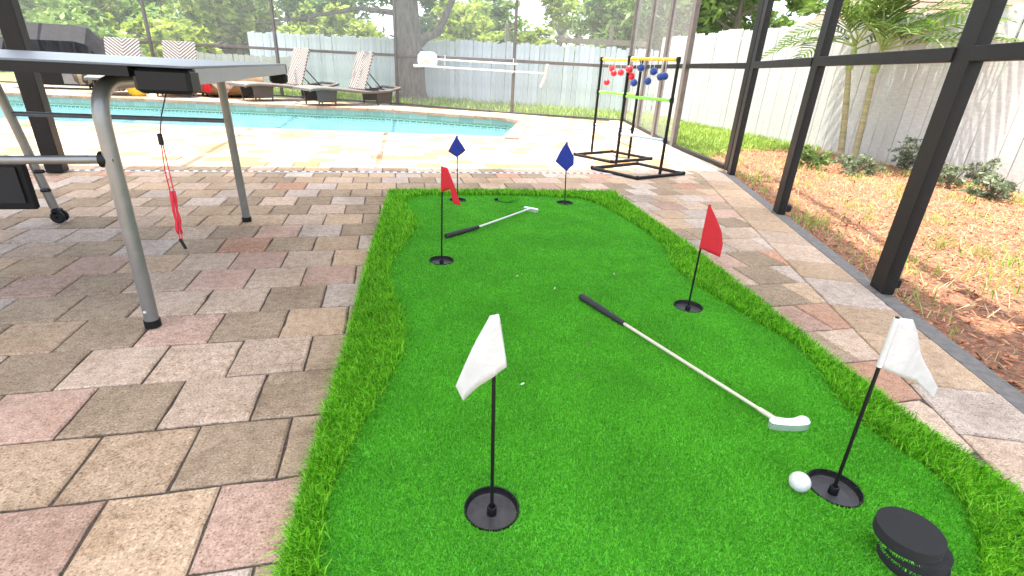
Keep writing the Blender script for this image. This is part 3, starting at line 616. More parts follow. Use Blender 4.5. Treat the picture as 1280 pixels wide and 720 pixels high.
x, y = x[k], y[k]; k = len(x); d = np.hypot(x, y)
V, F = blades(x - mo.x, y - mo.y, np.full(k, .0175), rng.uniform(.004, .0085, k), (.0015 + .0011 * d) * rng.uniform(.7, 1.3, k), .6, False)
kind(link('putting_turf', np_mesh('putting_turf', V, F, m_turf), mt_), 'stuff')
print('turf', k)
x, y = turf_pts(1350000, OUTER, 1.05); q = ~inside(x, y, INNER); x, y = x[q], y[q]; k = len(x); d = np.hypot(x, y)
V, F = blades(x - mo.x, y - mo.y, np.full(k, .0135), rng.uniform(.024, .046, k), (.0012 + .0010 * d) * rng.uniform(.7, 1.3, k), .45, True, (-.12, -.22))
kind(link('fringe_blades', np_mesh('fringe_blades', V, F, m_fringe), mt_), 'stuff')
print('fringe', k)

# cups
def cup(c, label):
    t = thing('putting_cup', label, 'golf cup', (c[0], c[1], 0.004), 'black cups sunk in the putting mat')
    MB().lathe([(0, .002), (.036, .002), (.046, .0025), (.0495, .004)], n=48).build('dish', m_dish, t, auto=35)
    MB().lathe([(.0495, .0035), (.0515, .006), (.0525, .0185), (.0533, .0192), (.0546, .0190), (.0552, .017), (.0552, .001)], n=48).build('rim', m_black, t, auto=35)
    MB().lathe([(.010, .002), (.0095, .02), (.0085, .0215), (.0062, .0215), (.0062, .006), (0, .006)], n=20).build('socket', m_black, t, auto=35)
    return t
cl = ['black cup holding the upright white flag', 'black cup beside the white golf ball', 'black cup holding the red flag beyond the cream shaft putter', 'black cup at the grip of the dark handled far putter', 'black cup holding the blue flag on the side of the folding table', 'black cup holding the blue flag on the side of the ladder game', 'empty black cup with no flag between the two blue flags']
cups = [cup(c, l) for c, l in zip(CUPS, cl)]
# flags
def flag(ci, top, sleeve0, poly, m, label, bulge=.006, tri=None):
    c = CUPS[ci]; t = thing('golf_flag', label, 'flag', (c[0], c[1], .0105), 'flags standing in the putting cups')
    T = Vector((top[0] - c[0], top[2] if len(top) > 2 else 0, top[1] - .0105))
    MB().tube([(0, 0, 0), T * .5, T], .0036, 10).build('pole', m_black, t, auto=40)
    # cloth: fan from the pole polygon, subdivided, waved in depth
    bm = bmesh.new(); vs = [bm.verts.new((x - c[0], 0, z - .0105)) for x, z in poly]; bm.faces.new(vs); bmesh.ops.triangulate(bm, faces=bm.faces[:])
    bmesh.ops.subdivide_edges(bm, edges=bm.edges[:], cuts=7, use_grid_fill=True)
    for v in bm.verts:
        f = max(0, min(1, v.co.z / T.z)); xp = T.x * f; dx = v.co.x - xp; dist = abs(dx)
        v.co.y = T.y * f + bulge * math.sin(dx * 45 + v.co.z * 8) * min(1, dist / .03) + dx * .05 - .0045
    for f in bm.faces: f.smooth = True
    me = bpy.data.meshes.new('cloth'); bm.to_mesh(me); bm.free(); me.materials.append(m); o = link('cloth', me, t)
    s = o.modifiers.new('thickness', 'SOLIDIFY'); s.thickness = .0012; s.offset = 0
    z0 = (sleeve0 - .0105) / T.z; MB().tube([T * z0, T * .995], .0053, 10).build('sleeve', m, t, auto=40)
    return t
flag(0, (.157, .452), .34, [(.16, .335), (.105, .293), (.092, .326), (.148, .453), (.163, .455), (.165, .399), (.181, .353)], m_wflag, 'white flag hanging slack with no ball beside its cup')
flag(1, (.897, .44), .332, [(.905, .330), (.899, .44), (.924, .437), (.958, .40), (.996, .355), (1.045, .305), (1.082, .263), (1.084, .235), (1.029, .278)], m_wflag, 'white flag in the cup next to the golf ball')
flag(2, (1.093, .418), .258, [(1.089, .257), (1.092, .418), (1.162, .317), (1.181, .267), (1.179, .22)], m_red, 'red flag beside the fringe on the side of the mulch bed')
flag(3, (.213, .437), .331, [(.213, .331), (.213, .437), (.234, .433), (.273, .333), (.292, .27), (.258, .281), (.244, .343)], m_red, 'red flag beside the grip of the far putter')
flag(4, (.416, .425), .28, [(.416, .293), (.36, .33), (.412, .425), (.471, .339), (.435, .309)], m_blue, 'blue flag behind the red flag on the side of the folding table', .008)
flag(5, (1.105, .415), .235, [(1.118, .229), (1.031, .295), (1.1, .415), (1.158, .322), (1.161, .273)], m_blue, 'blue flag on the side of the mat nearer the ladder game', .008)
# ball
bm = bmesh.new(); bmesh.ops.create_icosphere(bm, subdivisions=4, radius=.0213)
for f in bm.faces: f.smooth = True
me = bpy.data.meshes.new('golf_ball'); bm.to_mesh(me); bm.free(); me.materials.append(m_ball)
tag(link('golf_ball', me, None, (.823, .646, .0235 + .0213)), 'white dimpled golf ball resting at the rim of a cup', 'golf ball')
# putters
def putter(p0, p1, p2, headdir, label, mshaft, kindh):
    p0, p1, p2 = [Vector(p) for p in (p0, p1, p2)]; t = thing('golf_putter', label, 'putter', (p2.x, p2.y, .024), 'putters lying on the mat'); O = t.location
    g = (p1 - p0)
    MB().tube([p0 - O, p0 + g * .03 - O, p0 + g * .5 - O, p1 - O], [.011, .0135, .0125, .0095], 14).build('grip', m_grip, t, auto=40)
    e = (p2 - p0).normalized(); MB().tube([p1 - O - e * .01, p2 - O], [.0056, .0046], 12).build('shaft', mshaft, t, auto=40)
    MB().tube([p2 - O - e * .05, p2 - O - e * .004], [.0062, .0066], 12).build('ferrule', m_shaft if kindh else m_chrome, t, auto=40)
    h = Vector((headdir[0], headdir[1])).normalized(); nrm = Vector((-h.y, h.x))
    if kindh:   # blade with a rounded kidney outline
        pr = [(-.018, -.012), (.0, -.018), (.03, -.021), (.06, -.020), (.082, -.013), (.090, .002), (.086, .014), (.072, .018), (.05, .009), (.026, .007), (.008, .012), (-.008, .012), (-.018, .002)]
    else: pr = [(-.045, -.010), (-.03, -.013), (.03, -.013), (.045, -.010), (.047, .0), (.045, .008), (.02, .011), (-.02, .011), (-.045, .008), (-.047, 0)]
    pr = smooth_loop(pr, 3); pts = [tuple(h * a + nrm * b_) for a, b_ in pr]
    if area(pts) < 0: pts = pts[::-1]
    MB().prism(pts, -.002, .020, .0035, .0035).build('head', m_chrome, t, auto=30)
    return t
putter((.694, 1.640, .034), (.768, 1.407, .031), (.925, .842, .041), (.985, -.17), 'putter with black grip, cream shaft and silver mallet head', m_shaft, True)
putter((.260, 2.419, .034), (.452, 2.574, .031), (.838, 2.912, .041), (.75, -.66), 'putter with black grip and white shaft pointing away from red flag', m_white, False)
# turf plugs stacked near the ball
def plug(c, z, tilt, label, gr):
    t = thing('cup_plug', label, 'cup plug', (c[0], c[1], z), 'stack of cup plugs'); t.rotation_euler = tilt
    MB().lathe([(0, .0), (.050, .0), (.0528, .001), (.053, .0225), (.0522, .0237), (0, .0237)], n=48).build('foam_disc', m_foam, t, auto=35)
    k = 900; a = rng.uniform(0, 2 * np.pi, k); r = .050 * np.sqrt(rng.random(k)); r[:420] = .0505
    x, y = r * np.cos(a), r * np.sin(a); V, F = blades(x, y, np.full(k, 0.0), np.full(k, .0055), np.full(k, .0018), .5, False); V[:, 2] *= -1
    V[2::3, 0] += .002 * np.cos(a); V[2::3, 1] += .002 * np.sin(a)
    kind(link('turf_fringe', np_mesh('turf_fringe', V, F, m_turf), t), 'stuff')
    return t
plug((.902, .452), .024, (0, 0, 0), 'lowest black foam cup plug of the stack, lying on the turf', 0)
plug((.900, .455), .0482, (.02, .01, 1), 'black foam cup plug sandwiched in the middle of the stack', 0)
plug((.888, .466), .0726, (-.03, .02, 2), 'topmost black foam cup plug of the stack, pushed off centre', 0)
# loose plug half in the empty cup
t = thing('turf_plug', 'green turf disc half covering the empty cup between the blue flags', 'cup plug', (.735, 3.172, .03)); t.rotation_euler = (.1, 0, 0)
MB().lathe([(0, -.006), (.05, -.006), (.052, 0), (.052, .004), (0, .005)], n=32).build('foam_disc', m_turfbase, t, auto=30)
k = 1800; a = rng.uniform(0, 2 * np.pi, k); r = .052 * np.sqrt(rng.random(k)); V, F = blades(r * np.cos(a), r * np.sin(a), np.full(k, .004), np.full(k, .009), np.full(k, .004), .6, False)
kind(link('turf', np_mesh('turf', V, F, m_turf), t), 'stuff')
# small litter lying on the mat
for i, (x, y, a, l, m) in enumerate([(.50, 1.88, .6, .012, m_shaft), (.62, 1.74, 1.1, .02, m_shaft), (.33, 1.115, .4, .012, m_white), (.50, 1.13, 2, .011, m_bark), (.93, 1.86, 1.2, .02, m_shaft), (.0, 1.42, 2, .011, m_shaft), (.60, 1.30, 2.2, .012, m_bark), (1.0, 2.42, 1, .011, m_bark)]):
    lb = ['short pale straw on the turf near the far red flag', 'thin pale twig on the turf beyond the putter grip', 'white crumb on the turf beside the slack white flag', 'brown leaf flake on the turf near the white crumb', 'pale straw on turf toward the far fringe', 'pale scrap where the fringe meets the turf', 'brown flake on turf between flag and putter shaft', 'dark flake on turf near the blue flags'][i]
    tag(MB().box((0, 0, 0), (l, .004, .003), a, taper=.6).build('debris', m, None, (x, y, .029)), lb, 'debris', 'bits of litter on the mat')

# ------------------------------------------------------------------ folding table
tt = thing('folding_table', 'folding table tennis table with grey steel legs and black underside', 'table', (-1.8, 2.3, 0)); to = tt.location
X0, X1, Y0, Y1, ZT = -2.15, -.50, 1.575, 3.06, .786
def TB(c, d, **k): return MB().box((c[0] - to.x, c[1] - to.y, c[2]), d, **k)
TB(((X0 + X1) / 2, (Y0 + Y1) / 2, ZT - .003), (X1 - X0, Y1 - Y0, .006), bev=.0015).build('table_top', m_tbl, tt)
TB(((X0 + X1) / 2 - .0684, Y0 + .012, ZT - .0185), (X1 - X0 - .1368, .022, .024)).build('apron', m_black, tt); TB(((X0 + X1) / 2, Y1 - .012, ZT - .026), (X1 - X0, .022, .039)).build('apron', m_black, tt)
TB((X1 - .012, (Y0 + Y1) / 2 + .02, ZT - .027), (.022, Y1 - Y0 - .09, .041)).build('apron', m_apron_lit, tt)  # paler than the other aprons: light on this side put into the colour
TB((X1 - .068, Y0 + .05, ZT - .039), (.135, .085, .064), bev=.010).build('corner_block', m_black, tt); TB((X1 - .04, Y1 - .03, ZT - .07), (.085, .05, .05), bev=.01).build('corner_block', m_black, tt)
TB(((X0 + X1) / 2, (Y0 + Y1) / 2, ZT - .012), (X1 - X0 - .06, Y1 - Y0 - .08, .008)).build('underside', m_black, tt)
def TT(pts, r, n=14): return MB().tube([(x - to.x, y - to.y, z) for x, y, z in pts], r, n)
# front U frame: two legs bending under the top
zt = ZT - .055
TT([(-.768, 1.655, .012), (-.762, 1.655, .4), (-.76, 1.657, .62)] + [tuple(v) for v in arc3((-.76, 1.658, .64), (-.755, 1.662, zt), (-.752, 1.76, zt), 8)] + [(-.755, 2.25, zt), (-.758, 2.74, zt)], .0205).build('leg', m_steel, tt, auto=40)
TT([(-.757, 2.852, .012), (-.76, 2.83, .5), (-.758, 2.80, zt)], .019).build('leg', m_steel, tt, auto=40)
for p in ((-.768, 1.655), (-.757, 2.852)): TT([(*p, .002), (*p, .026)], .0235).build('foot_cap', m_black, tt, auto=40)
TT([(-1.632, 2.888, .075), (-1.665, 2.875, .40), (-1.70, 2.86, zt)], .019).build('leg', m_steel, tt, auto=40); TT([(-1.65, 1.66, .075), (-1.68, 1.66, .40), (-1.72, 1.67, zt)], .019).build('leg', m_steel, tt, auto=40)
for (x, y) in ((-1.625, 2.888), (-1.65, 1.66)):
    w = thing('caster', '', ''); 
    for kk in ('label', 'category'): del w[kk]
    w.parent = tt; w.location = (x - to.x, y - to.y, 0)
    for s in (-.016, .016): MB().lathe([(.006, -.009), (.026, -.009), (.031, -.005), (.031, .005), (.026, .009), (.006, .009)], (0.004, s, .032), 20, Matrix.Rotation(math.pi / 2, 3, 'X')).build('wheel', m_black, w, auto=35)
    MB().box((0, 0, .058), (.035, .05, .03), bev=.006).build('fork', m_black, w)
TT([(-1.665, 2.872, .52), (-.765, 2.838, .517)], .011).build('crossbar', m_tbl, tt, auto=40); TT([(-.770, 1.66, .531), (-1.66, 1.668, .515), (-2.1, 1.67, .508)], .012).build('crossbar', m_steel, tt, auto=40)
TT([(-.79, 1.66, .531), (-.75, 1.66, .531)], .0225).build('clamp', m_black, tt, auto=40)
TB((-1.88, 2.85, .20), (.42, .03, .24), bev=.01).build('side_panel', m_black, tt); TB((-1.88, 2.832, .20), (.35, .012, .17)).build('panel_inlay', m_grip, tt)
for z in (.26, .17): TT([(-1.64, 2.85, z), (-1.60, 2.84, z + .005)], .009, 8).build('knob', m_black, tt, auto=40)
MB().box((-.772 - to.x, 1.633 - to.y, .062), (.008, .004, .006)).build('sticker', m_white, tt)
# red strap hanging from the corner block
st = thing('strap', 'red webbing strap with black clip hanging from the table corner', 'strap', (-.585, 1.55, .70)); o = st.location
P = lambda L: [(x - o.x, y - o.y, z - o.z) for x, y, z in L]
MB().tube(P([(-.570, 1.60, .716), (-.577, 1.555, .66), (-.583, 1.54, .615)]), .0018, 6).build('cord', m_grip, st); MB().box((-.584 - o.x, 1.54 - o.y, .606 - o.z), (.011, .01, .03), bev=.002).build('toggle', m_black, st)
for s in (-.004, .005): MB().tube(P([(-.584 + s * .4, 1.542, .595), (-.588 + s * 1.1, 1.545, .52), (-.589 + s, 1.55, .462)]), .0016, 6).build('loop_cord', m_strap, st)
for s in (-.0035, .0035):
    b = MB(); pts = [(-.590, .465), (-.589, .44), (-.592, .41), (-.591, .38), (-.594, .36), (-.593, .342)]; vs = []
    for i, (xx, zz) in enumerate(pts):
        wv = .0035 + .0012 * math.sin(i * 2.2 + s * 300)
        vs += [(xx + s - wv - o.x, 1.552 - o.y + s * .6, zz - o.z), (xx + s + wv - o.x, 1.552 - o.y + s * .6 + .002, zz - o.z)]
    b.add(vs, [(2 * i, 2 * i + 1, 2 * i + 3, 2 * i + 2) for i in range(5)]); ob = b.build('webbing', m_strap, st, smooth=True); sm = ob.modifiers.new('thickness', 'SOLIDIFY'); sm.thickness = .0022
for s in (-.004, .004): MB().tube(P([(-.593 + s, 1.553, .345), (-.594 + s * .6, 1.556, .325)]), .0014, 6).build('loop_cord', m_strap, st)
MB().box((-.594 - o.x, 1.560 - o.y, .309 - o.z), (.008, .007, .034), Matrix.Rotation(-.3, 3, 'Y'), bev=.002).build('clip', m_black, st)

# ------------------------------------------------------------------ ladder toss frames
def ladder(A, B, base, label):
    A, B = Vector(A), Vector(B); t = thing('ladder_toss_frame', label, 'ladder game', ((A.x + B.x) / 2, (A.y + B.y) / 2, 0), 'ladder toss frames'); o = t.location; r = .014
    bs = [(x - o.x, y - o.y, r + .001) for x, y in base]
    for i in range(4): MB().tube([bs[i], bs[(i + 1) % 4]], r, 10).build('base_pipe', m_black, t, auto=40)
    for p in bs: MB().lathe([(0, -.018), (.012, -.016), (.018, 0), (.012, .016), (0, .018)], (p[0], p[1], p[2] + .003), 12).build('elbow', m_black, t, smooth=True)
    for p in (A, B):
        q = Vector((p.x - o.x, p.y - o.y, 0)); MB().tube([q + Vector((0, 0, .016)), q + Vector((0, 0, .965))], r, 12).build('upright', m_black, t, auto=40)
        for z in (.31, .64, .957): MB().tube([q + Vector((0, 0, z - .022)), q + Vector((0, 0, z + .022))], .018, 12).build('tee_joint', m_black, t, auto=40)
    for z, m in ((.31, m_gry), (.64, m_grn), (.957, m_yel)):
        p, q = Vector((A.x - o.x, A.y - o.y, z)), Vector((B.x - o.x, B.y - o.y, z)); d = (q - p).normalized()
        MB().tube([p + d * .02, q - d * .02], .0135, 12).build('rung', m, t, auto=40)
    return t
ladder((2.14, 4.573), (2.37, 4.126), [(1.83, 4.41), (2.062, 3.95), (2.636, 4.168), (2.42, 4.68)], 'ladder toss frame standing nearer the putting mat, with blue bolas')
ladder((2.215, 5.405), (2.457, 4.963), [(1.94, 5.2), (2.17, 4.75), (2.73, 4.98), (2.48, 5.44)], 'ladder toss frame standing out on the sunlit deck behind the other one')
def bola(A, B, s, z1, z2, m, off, label):
    A, B = Vector((*A, .957)), Vector((*B, .957)); p = A.lerp(B, s); d = (B - A).normalized(); nrm = Vector((-d.y, d.x, 0)); t = thing('bola', label, 'bola', (p.x, p.y, .957), 'bolas draped over the top rungs')
    e1 = -nrm * .019 - d * off; e2 = nrm * .019 + d * off
    pts = [e1 + Vector((0, 0, z1 - .957 + .03)), -nrm * .017 - d * off * .4 + Vector((0, 0, -.004))] + [nrm * (-.0165 * math.cos(a)) + Vector((0, 0, .0165 * math.sin(a))) for a in (.3, 1.0, 1.57, 2.1, 2.8)] + [nrm * .017 + d * off * .4 + Vector((0, 0, -.004)), e2 + Vector((0, 0, z2 - .957 + .03))]
    MB().tube(pts, .0028, 6).build('cord', m_cord, t, smooth=True)
    for e, z in ((e1, z1), (e2, z2)):
        bm = bmesh.new(); bmesh.ops.create_uvsphere(bm, u_segments=20, v_segments=12, radius=.032)
        for f in bm.faces: f.smooth = True
        bmesh.ops.translate(bm, verts=bm.verts[:], vec=e + Vector((0, 0, z - .957))); me = bpy.data.meshes.new('ball'); bm.to_mesh(me); bm.free(); me.materials.append(m); link('ball', me, t)
FA, FB, RA, RB = (2.14, 4.573), (2.37, 4.126), (2.215, 5.405), (2.457, 4.963)
bola(RA, RB, .25, .74, .87, m_redb, .012, 'red bola hanging lowest, outermost on the rear frame'); bola(RA, RB, .44, .83, .84, m_redb, .03, 'red bola with both balls level on the rear frame')
bola(FA, FB, .06, .87, .81, m_redb, .006, 'red bola next to the upright of the front frame'); bola(FA, FB, .22, .76, .885, m_blueb, .014, 'blue bola beside the red one, with one ball hanging lowest')
bola(FA, FB, .50, .78, .86, m_blueb, .01, 'blue bola in the middle of the front rung'); bola(FA, FB, .74, .82, .826, m_blueb, .008, 'blue bola with both balls level near the rung end')

# ------------------------------------------------------------------ pool tools on the back rail
O0 = Vector((BACK[2][0], BACK[2][1])); O1 = Vector((BACK[1][0], BACK[1][1])); od = (O1 - O0).normalized(); on = Vector((od.y, -od.x))
if on.y > 0: on = -on
def onrail(s, z, k=.06): p = O0 + od * s + on * k; return Vector((p.x, p.y, z))
def sx(X): return (X - O0.x) / od.x
t = thing('pool_skimmer', 'white leaf skimmer net on a white pole hung on the screen rail', 'pool net', onrail(sx(.75), .85)); o = t.location
MB().tube([onrail(sx(.92), .915) - o, onrail(sx(2.5), .90) - o], .016, 8).build('pole', m_white, t, auto=40)
b = MB(); fr_ = [(.72, .80), (1.05, .80), (1.07, .90), (1.04, 1.0), (.98, 1.03), (.76, 1.03), (.71, .98), (.70, .86)]; ring = [onrail(sx(x), z) - o for x, z in fr_]; b.tube(ring + [ring[0]], .016, 8).build('net_frame', m_white, t, auto=40)
b = MB(); cc = onrail(sx(.88), .91, .14) - o; b.add(ring + [cc], [(i, (i + 1) % 8, 8) for i in range(8)]); b.build('net', mat('net_mesh', (.68, .62, .52), .9, var=.15, scale=30), t)
t = thing('pool_brush', 'white pole with a short brush head hung below the skimmer', 'pool brush', onrail(sx(1.7), .78)); o = t.location
MB().tube([onrail(sx(.62), .775) - o, onrail(sx(.75), .775) - o], .03, 8).build('handle', m_white, t, auto=40); MB().tube([onrail(sx(.7), .775) - o, onrail(sx(2.4), .77) - o], .020, 8).build('pole', m_white, t, auto=40); MB().tube([onrail(sx(2.4), .77) - o, onrail(sx(2.95), .765) - o], .014, 8).build('pole', m_white, t, auto=40)
MB().tube([onrail(sx(3.0), .93) - o, onrail(sx(2.97), .70) - o, onrail(sx(2.91), .52) - o], .028, 8).build('brush_head', mat('brush_cream', (.62, .56, .45), .9, var=.2), t, auto=40)
for X, lb in ((1.2, 'white pole hook on the rail beside the net'), (2.42, 'white pole hook on the screen post')):
    t = thing('pole_hook', lb, 'hook', onrail(sx(X), .88)); o = t.location; MB().tube([onrail(sx(X), 1.0, .03) - o, onrail(sx(X), .74, .04) - o, onrail(sx(X), .735, .09) - o], .010, 6).build('bracket', m_white, t)

# ------------------------------------------------------------------ loungers
def lounger(label):
    t = thing('sun_lounger', label, 'sun lounger', (0, 0, 0), 'wicker loungers beyond the pool')
    # along +x: foot at -0.95, head at 0.95; width 0.62 along y
    hw = .31; prof = [(-.98, .30), (-.9, .325), (-.7, .335), (-.45, .325), (-.2, .305), (.05, .285), (.15, .28)]
    def slab(pr, th, hw): 
        b = MB(); n = len(pr); vs = []
        for x, z in pr: vs += [(x, -hw, z), (x, hw, z), (x, hw, z - th), (x, -hw, z - th)]
        fs = [(0, 1, 2, 3), (4 * n - 1, 4 * n - 2, 4 * n - 3, 4 * n - 4)]
        for i in range(n - 1):
            for j in range(4): fs.append((4 * i + j, 4 * i + 4 + j, 4 * i + 4 + (j + 1) % 4, 4 * i + (j + 1) % 4))
        b.add(vs, fs); return b
    slab(prof, .04, hw).build('seat', m_wick, t)
    for s in (-1, 1): MB().tube([(x, s * (hw + .012), z - .03) for x, z in prof + [(.4, .28), (.7, .30), (.98, .36)]], .028, 8).build('side_rail', m_wick, t, auto=50)
    MB().tube([(.98, -hw, .33), (.98, hw, .33)], .025, 8).build('end_rail', m_wick, t, auto=50)
    bk = slab([(0, 0), (0, 0)], 0, 0)
    b = MB(); L = .74; b.box((0, 0, L / 2), (.035, hw * 2 - .03, L), bev=.008); o = b.build('backrest', m_chev, t, (.16, 0, .29)); o.rotation_euler = (0, math.radians(20), 0)
    for s in (-.2, .2): MB().tube([(.31, s, .62), (.62, s, .30)], .010, 6).build('strut', m_black, t)
    MB().tube([(.62, -.28, .30), (.62, .28, .30)], .010, 6).build('prop_bar', m_black, t)
    for x, w in ((-.62, .42), (.62, .40)):
        for s in (-1, 1):
            lg = MB(); lg.add([(x - w / 2, s * (hw - .03), .28), (x + w / 2, s * (hw - .03), .28), (x + w / 2 - .05, s * (hw - .03), .06), (x - w / 2 + .05, s * (hw - .03), .06), (x - w / 2, s * (hw - .055), .28), (x + w / 2, s * (hw - .055), .28), (x + w / 2 - .05, s * (hw - .055), .06), (x - w / 2 + .05, s * (hw - .055), .06)], [(0, 1, 2, 3), (7, 6, 5, 4), (0, 4, 5, 1), (1, 5, 6, 2), (2, 6, 7, 3), (3, 7, 4, 0)]); lg.build('leg_panel', m_wickdark, t)
        for s in (-1, 1):
            for e in (-1, 1): MB().tube([(x + e * (w / 2 - .02), s * (hw - .045), .29), (x + e * (w / 2 - .05), s * (hw - .045), .001)], .016, 8).build('leg', m_wickdark, t)
    return t
L0 = lounger('wicker lounger with chevron backrest, end of the row beside the tree trunk')
def put(o, x, y, rz, lb): o.location = (x, y, 0.004); o.rotation_euler = (0, 0, rz); o['label'] = lb
put(L0, -.70, 11.10, math.radians(33), 'wicker lounger with chevron backrest, end of the row beside the tree trunk')
for x, y, r, lb in ((-1.95, 11.70, 37, 'wicker lounger with chevron backrest between the tan pouf and the last lounger'), (-4.02, 12.2, 96, 'wicker lounger whose backrest stands behind the table, beside the pouf'), (-4.98, 12.1, 97, 'wicker lounger beside the covered grill')):
    put(copy_tree(L0), x, y, math.radians(r), lb)
# striped towel, pouf, towels, bucket
t = thing('striped_towel', 'brown and black striped towel draped over a lounger end', 'towel', (-5.12, 11.5, .0)); b = MB(); nx = 12
for i in range(nx + 1):
    xx = -.4 + .8 * i / nx; w = .02 * math.sin(i * 1.9); dz = .02 + .28 * max(0, (i - 5) / 7); b.v += [(xx, .25, .40), (xx, -.05 + w, .40), (xx, -.10 + w, .36), (xx + .03, -.12 + w * 1.5, .22 - (.06 if i % 2 else 0) - dz * .35)]
b.f = [(4 * i + j, 4 * i + 4 + j, 4 * i + 5 + j, 4 * i + 1 + j) for i in range(nx) for j in range(3)]; b.mi = [0] * len(b.f); o = b.build('cloth', m_stripe, t, smooth=True); o.modifiers.new('thickness', 'SOLIDIFY').thickness = .012
t = thing('pouf', 'large tan rounded outdoor pouf with towels hung over it', 'pouf', (-3.18, 12.18, 0))
prof = [(0, .03), (.35, .03), (.55, .05), (.68, .13), (.73, .25), (.70, .38), (.60, .47), (.45, .51), (0, .52)]
o = MB().lathe(prof, n=40).build('body', m_pouf, t, smooth=True); o.scale = (1, .75, 1)
for a in range(6): MB().tube([(.5 * math.cos(a), .37 * math.sin(a), .001), (.5 * math.cos(a), .37 * math.sin(a), .06)], .02, 8).build('foot', m_black, t)
def hang(name, label, m, loc, w, top, bot, rot, tipped=False):
    t = thing(name, label, 'towel', loc, None, rot); b = MB()
    for i in range(9):
        xx = w * (i / 8 - .5); wv = .012 * math.sin(i * 1.5); zb = bot + (abs(i - 4) / 4 * .2 if tipped else .012 * math.sin(i))
        b.v += [(xx, .18, top + .02), (xx, .02 + wv, top), (xx, -.05 + wv, (top + zb) / 2), (xx, -.055 + wv * 1.6, zb)]
    b.f = [(4 * i + j, 4 * i + 4 + j, 4 * i + 5 + j, 4 * i + 1 + j) for i in range(8) for j in range(3)]; b.mi = [0] * len(b.f); o = b.build('cloth', m, t, smooth=True); o.modifiers.new('thickness', 'SOLIDIFY').thickness = .012
hang('pool_towel', 'red towel hanging down the front of the tan pouf', m_towelred, (-3.38, 11.63, 0), .17, .50, .10, -.25); hang('pool_towel', 'white patterned towel hanging to a point on the pouf', m_pattern, (-3.08, 11.59, 0), .42, .52, .06, .05, True)
t = thing('bucket', 'yellow rounded bucket on the deck behind the pool', 'bucket', (-4.55, 11.45, 0)); MB().lathe([(0, .003), (.12, .003), (.15, .06), (.17, .25), (.175, .26), (.16, .26), (.14, .07), (0, .03)], n=24).build('body', m_yellow, t, auto=40); MB().tube([(.17, 0, .25), (.12, -.13, .24), (0, -.19, .22), (-.12, -.13, .24), (-.17, 0, .25)], .008, 6).build('handle', m_black, t)
# covered grill
t = thing('grill', 'barbecue grill under a creased black cover behind the loungers', 'grill', (-6.35, 12.75, 0), None, .15)
b = MB(); sec = [(-.80, .30, .42, .62), (-.80, .34, .84, .95), (-.66, .30, 1.13, 1.13), (.42, .30, 1.15, 1.15), (.62, .30, 1.12, 1.12), (.88, .32, .86, .92), (.90, .34, .42, .62)]
nx = 44; prof_x = np.linspace(-.82, .9, nx); rows = []
def topz(x): return float(np.interp(x, [-.82, -.70, -.6, .45, .62, .9], [.86, .92, 1.17, 1.18, 1.14, .80]))
for x in prof_x:
    zt_ = topz(x); cr = .018 * math.sin(x * 31) + .012 * math.sin(x * 57 + 1)
    fl = 1 if -.7 < x < .5 else .5
    rows.append([(x, -.42 + cr * 2.6, .36), (x, -.38 - cr * 2.2, .62), (x, -.36 + cr * .8, max(.60, zt_ - .30)), (x, -.04, zt_ - .005), (x, .12, zt_), (x, .33, zt_ - .26), (x, .36 + cr, .36)])
vs = [v for r_ in rows for v in r_]; fs = [(7 * i + j, 7 * i + 7 + j, 7 * i + 8 + j, 7 * i + 1 + j) for i in range(nx - 1) for j in range(6)] + [tuple(range(6, -1, -1)), tuple(range(7 * (nx - 1), 7 * nx))]
b.add(vs, fs); b.build('cover', m_cover, t, auto=28)
MB().box((0.05, 0, .20), (1.1, .5, .26), bev=.01).build('cabinet', m_black, t); MB().box((0.3, -.28, .20), (.4, .02, .2)).build('cabinet_door', m_steel, t)
for s in (-.45, .5):
    for e in (-.2, .2): MB().lathe([(.01, -.015), (.04, -.015), (.04, .015), (.01, .015)], (s, e, .041), 14, Matrix.Rotation(math.pi / 2, 3, 'X')).build('wheel', m_black, t)

# ------------------------------------------------------------------ trees and plants
def leafcloud(blobs, n, size, m, name, parent, flat=.6):
    per = np.array([b[3] * b[4] * b[5] for b in blobs]) ** .67; per = per / per.sum(); Vs = []
    for bl, f in zip(blobs, per):
        k = int(n * f); nc = max(4, k // 26); u = rng.normal(0, 1, (nc, 3)); u /= np.linalg.norm(u, axis=1)[:, None]; r = rng.random(nc) ** .42
        cen = u * r[:, None] * np.array(bl[3:6]) + np.array(bl[:3]); idx = rng.integers(0, nc, k); sp = .16 * (bl[3] + bl[5]) * .5
        Vs.append(cen[idx] + rng.normal(0, 1, (k, 3)) * sp * np.array([1, 1, .7]))
    c = np.concatenate(Vs); k = len(c); a = rng.normal(0, 1, (k, 3)); a[:, 2] *= flat; a /= np.linalg.norm(a, axis=1)[:, None]; b = rng.normal(0, 1, (k, 3)); b -= a * (a * b).sum(1)[:, None]; b /= np.linalg.norm(b, axis=1)[:, None]
    s = size * rng.uniform(.6, 1.4, k)[:, None]; V = np.stack([c - a * s, c - b * s * .38 - a * s * .1, c + a * s, c + b * s * .38 - a * s * .1], 1).reshape(-1, 3); return link(name, np_mesh(name, V, np.arange(4 * k).reshape(-1, 4), m), parent)
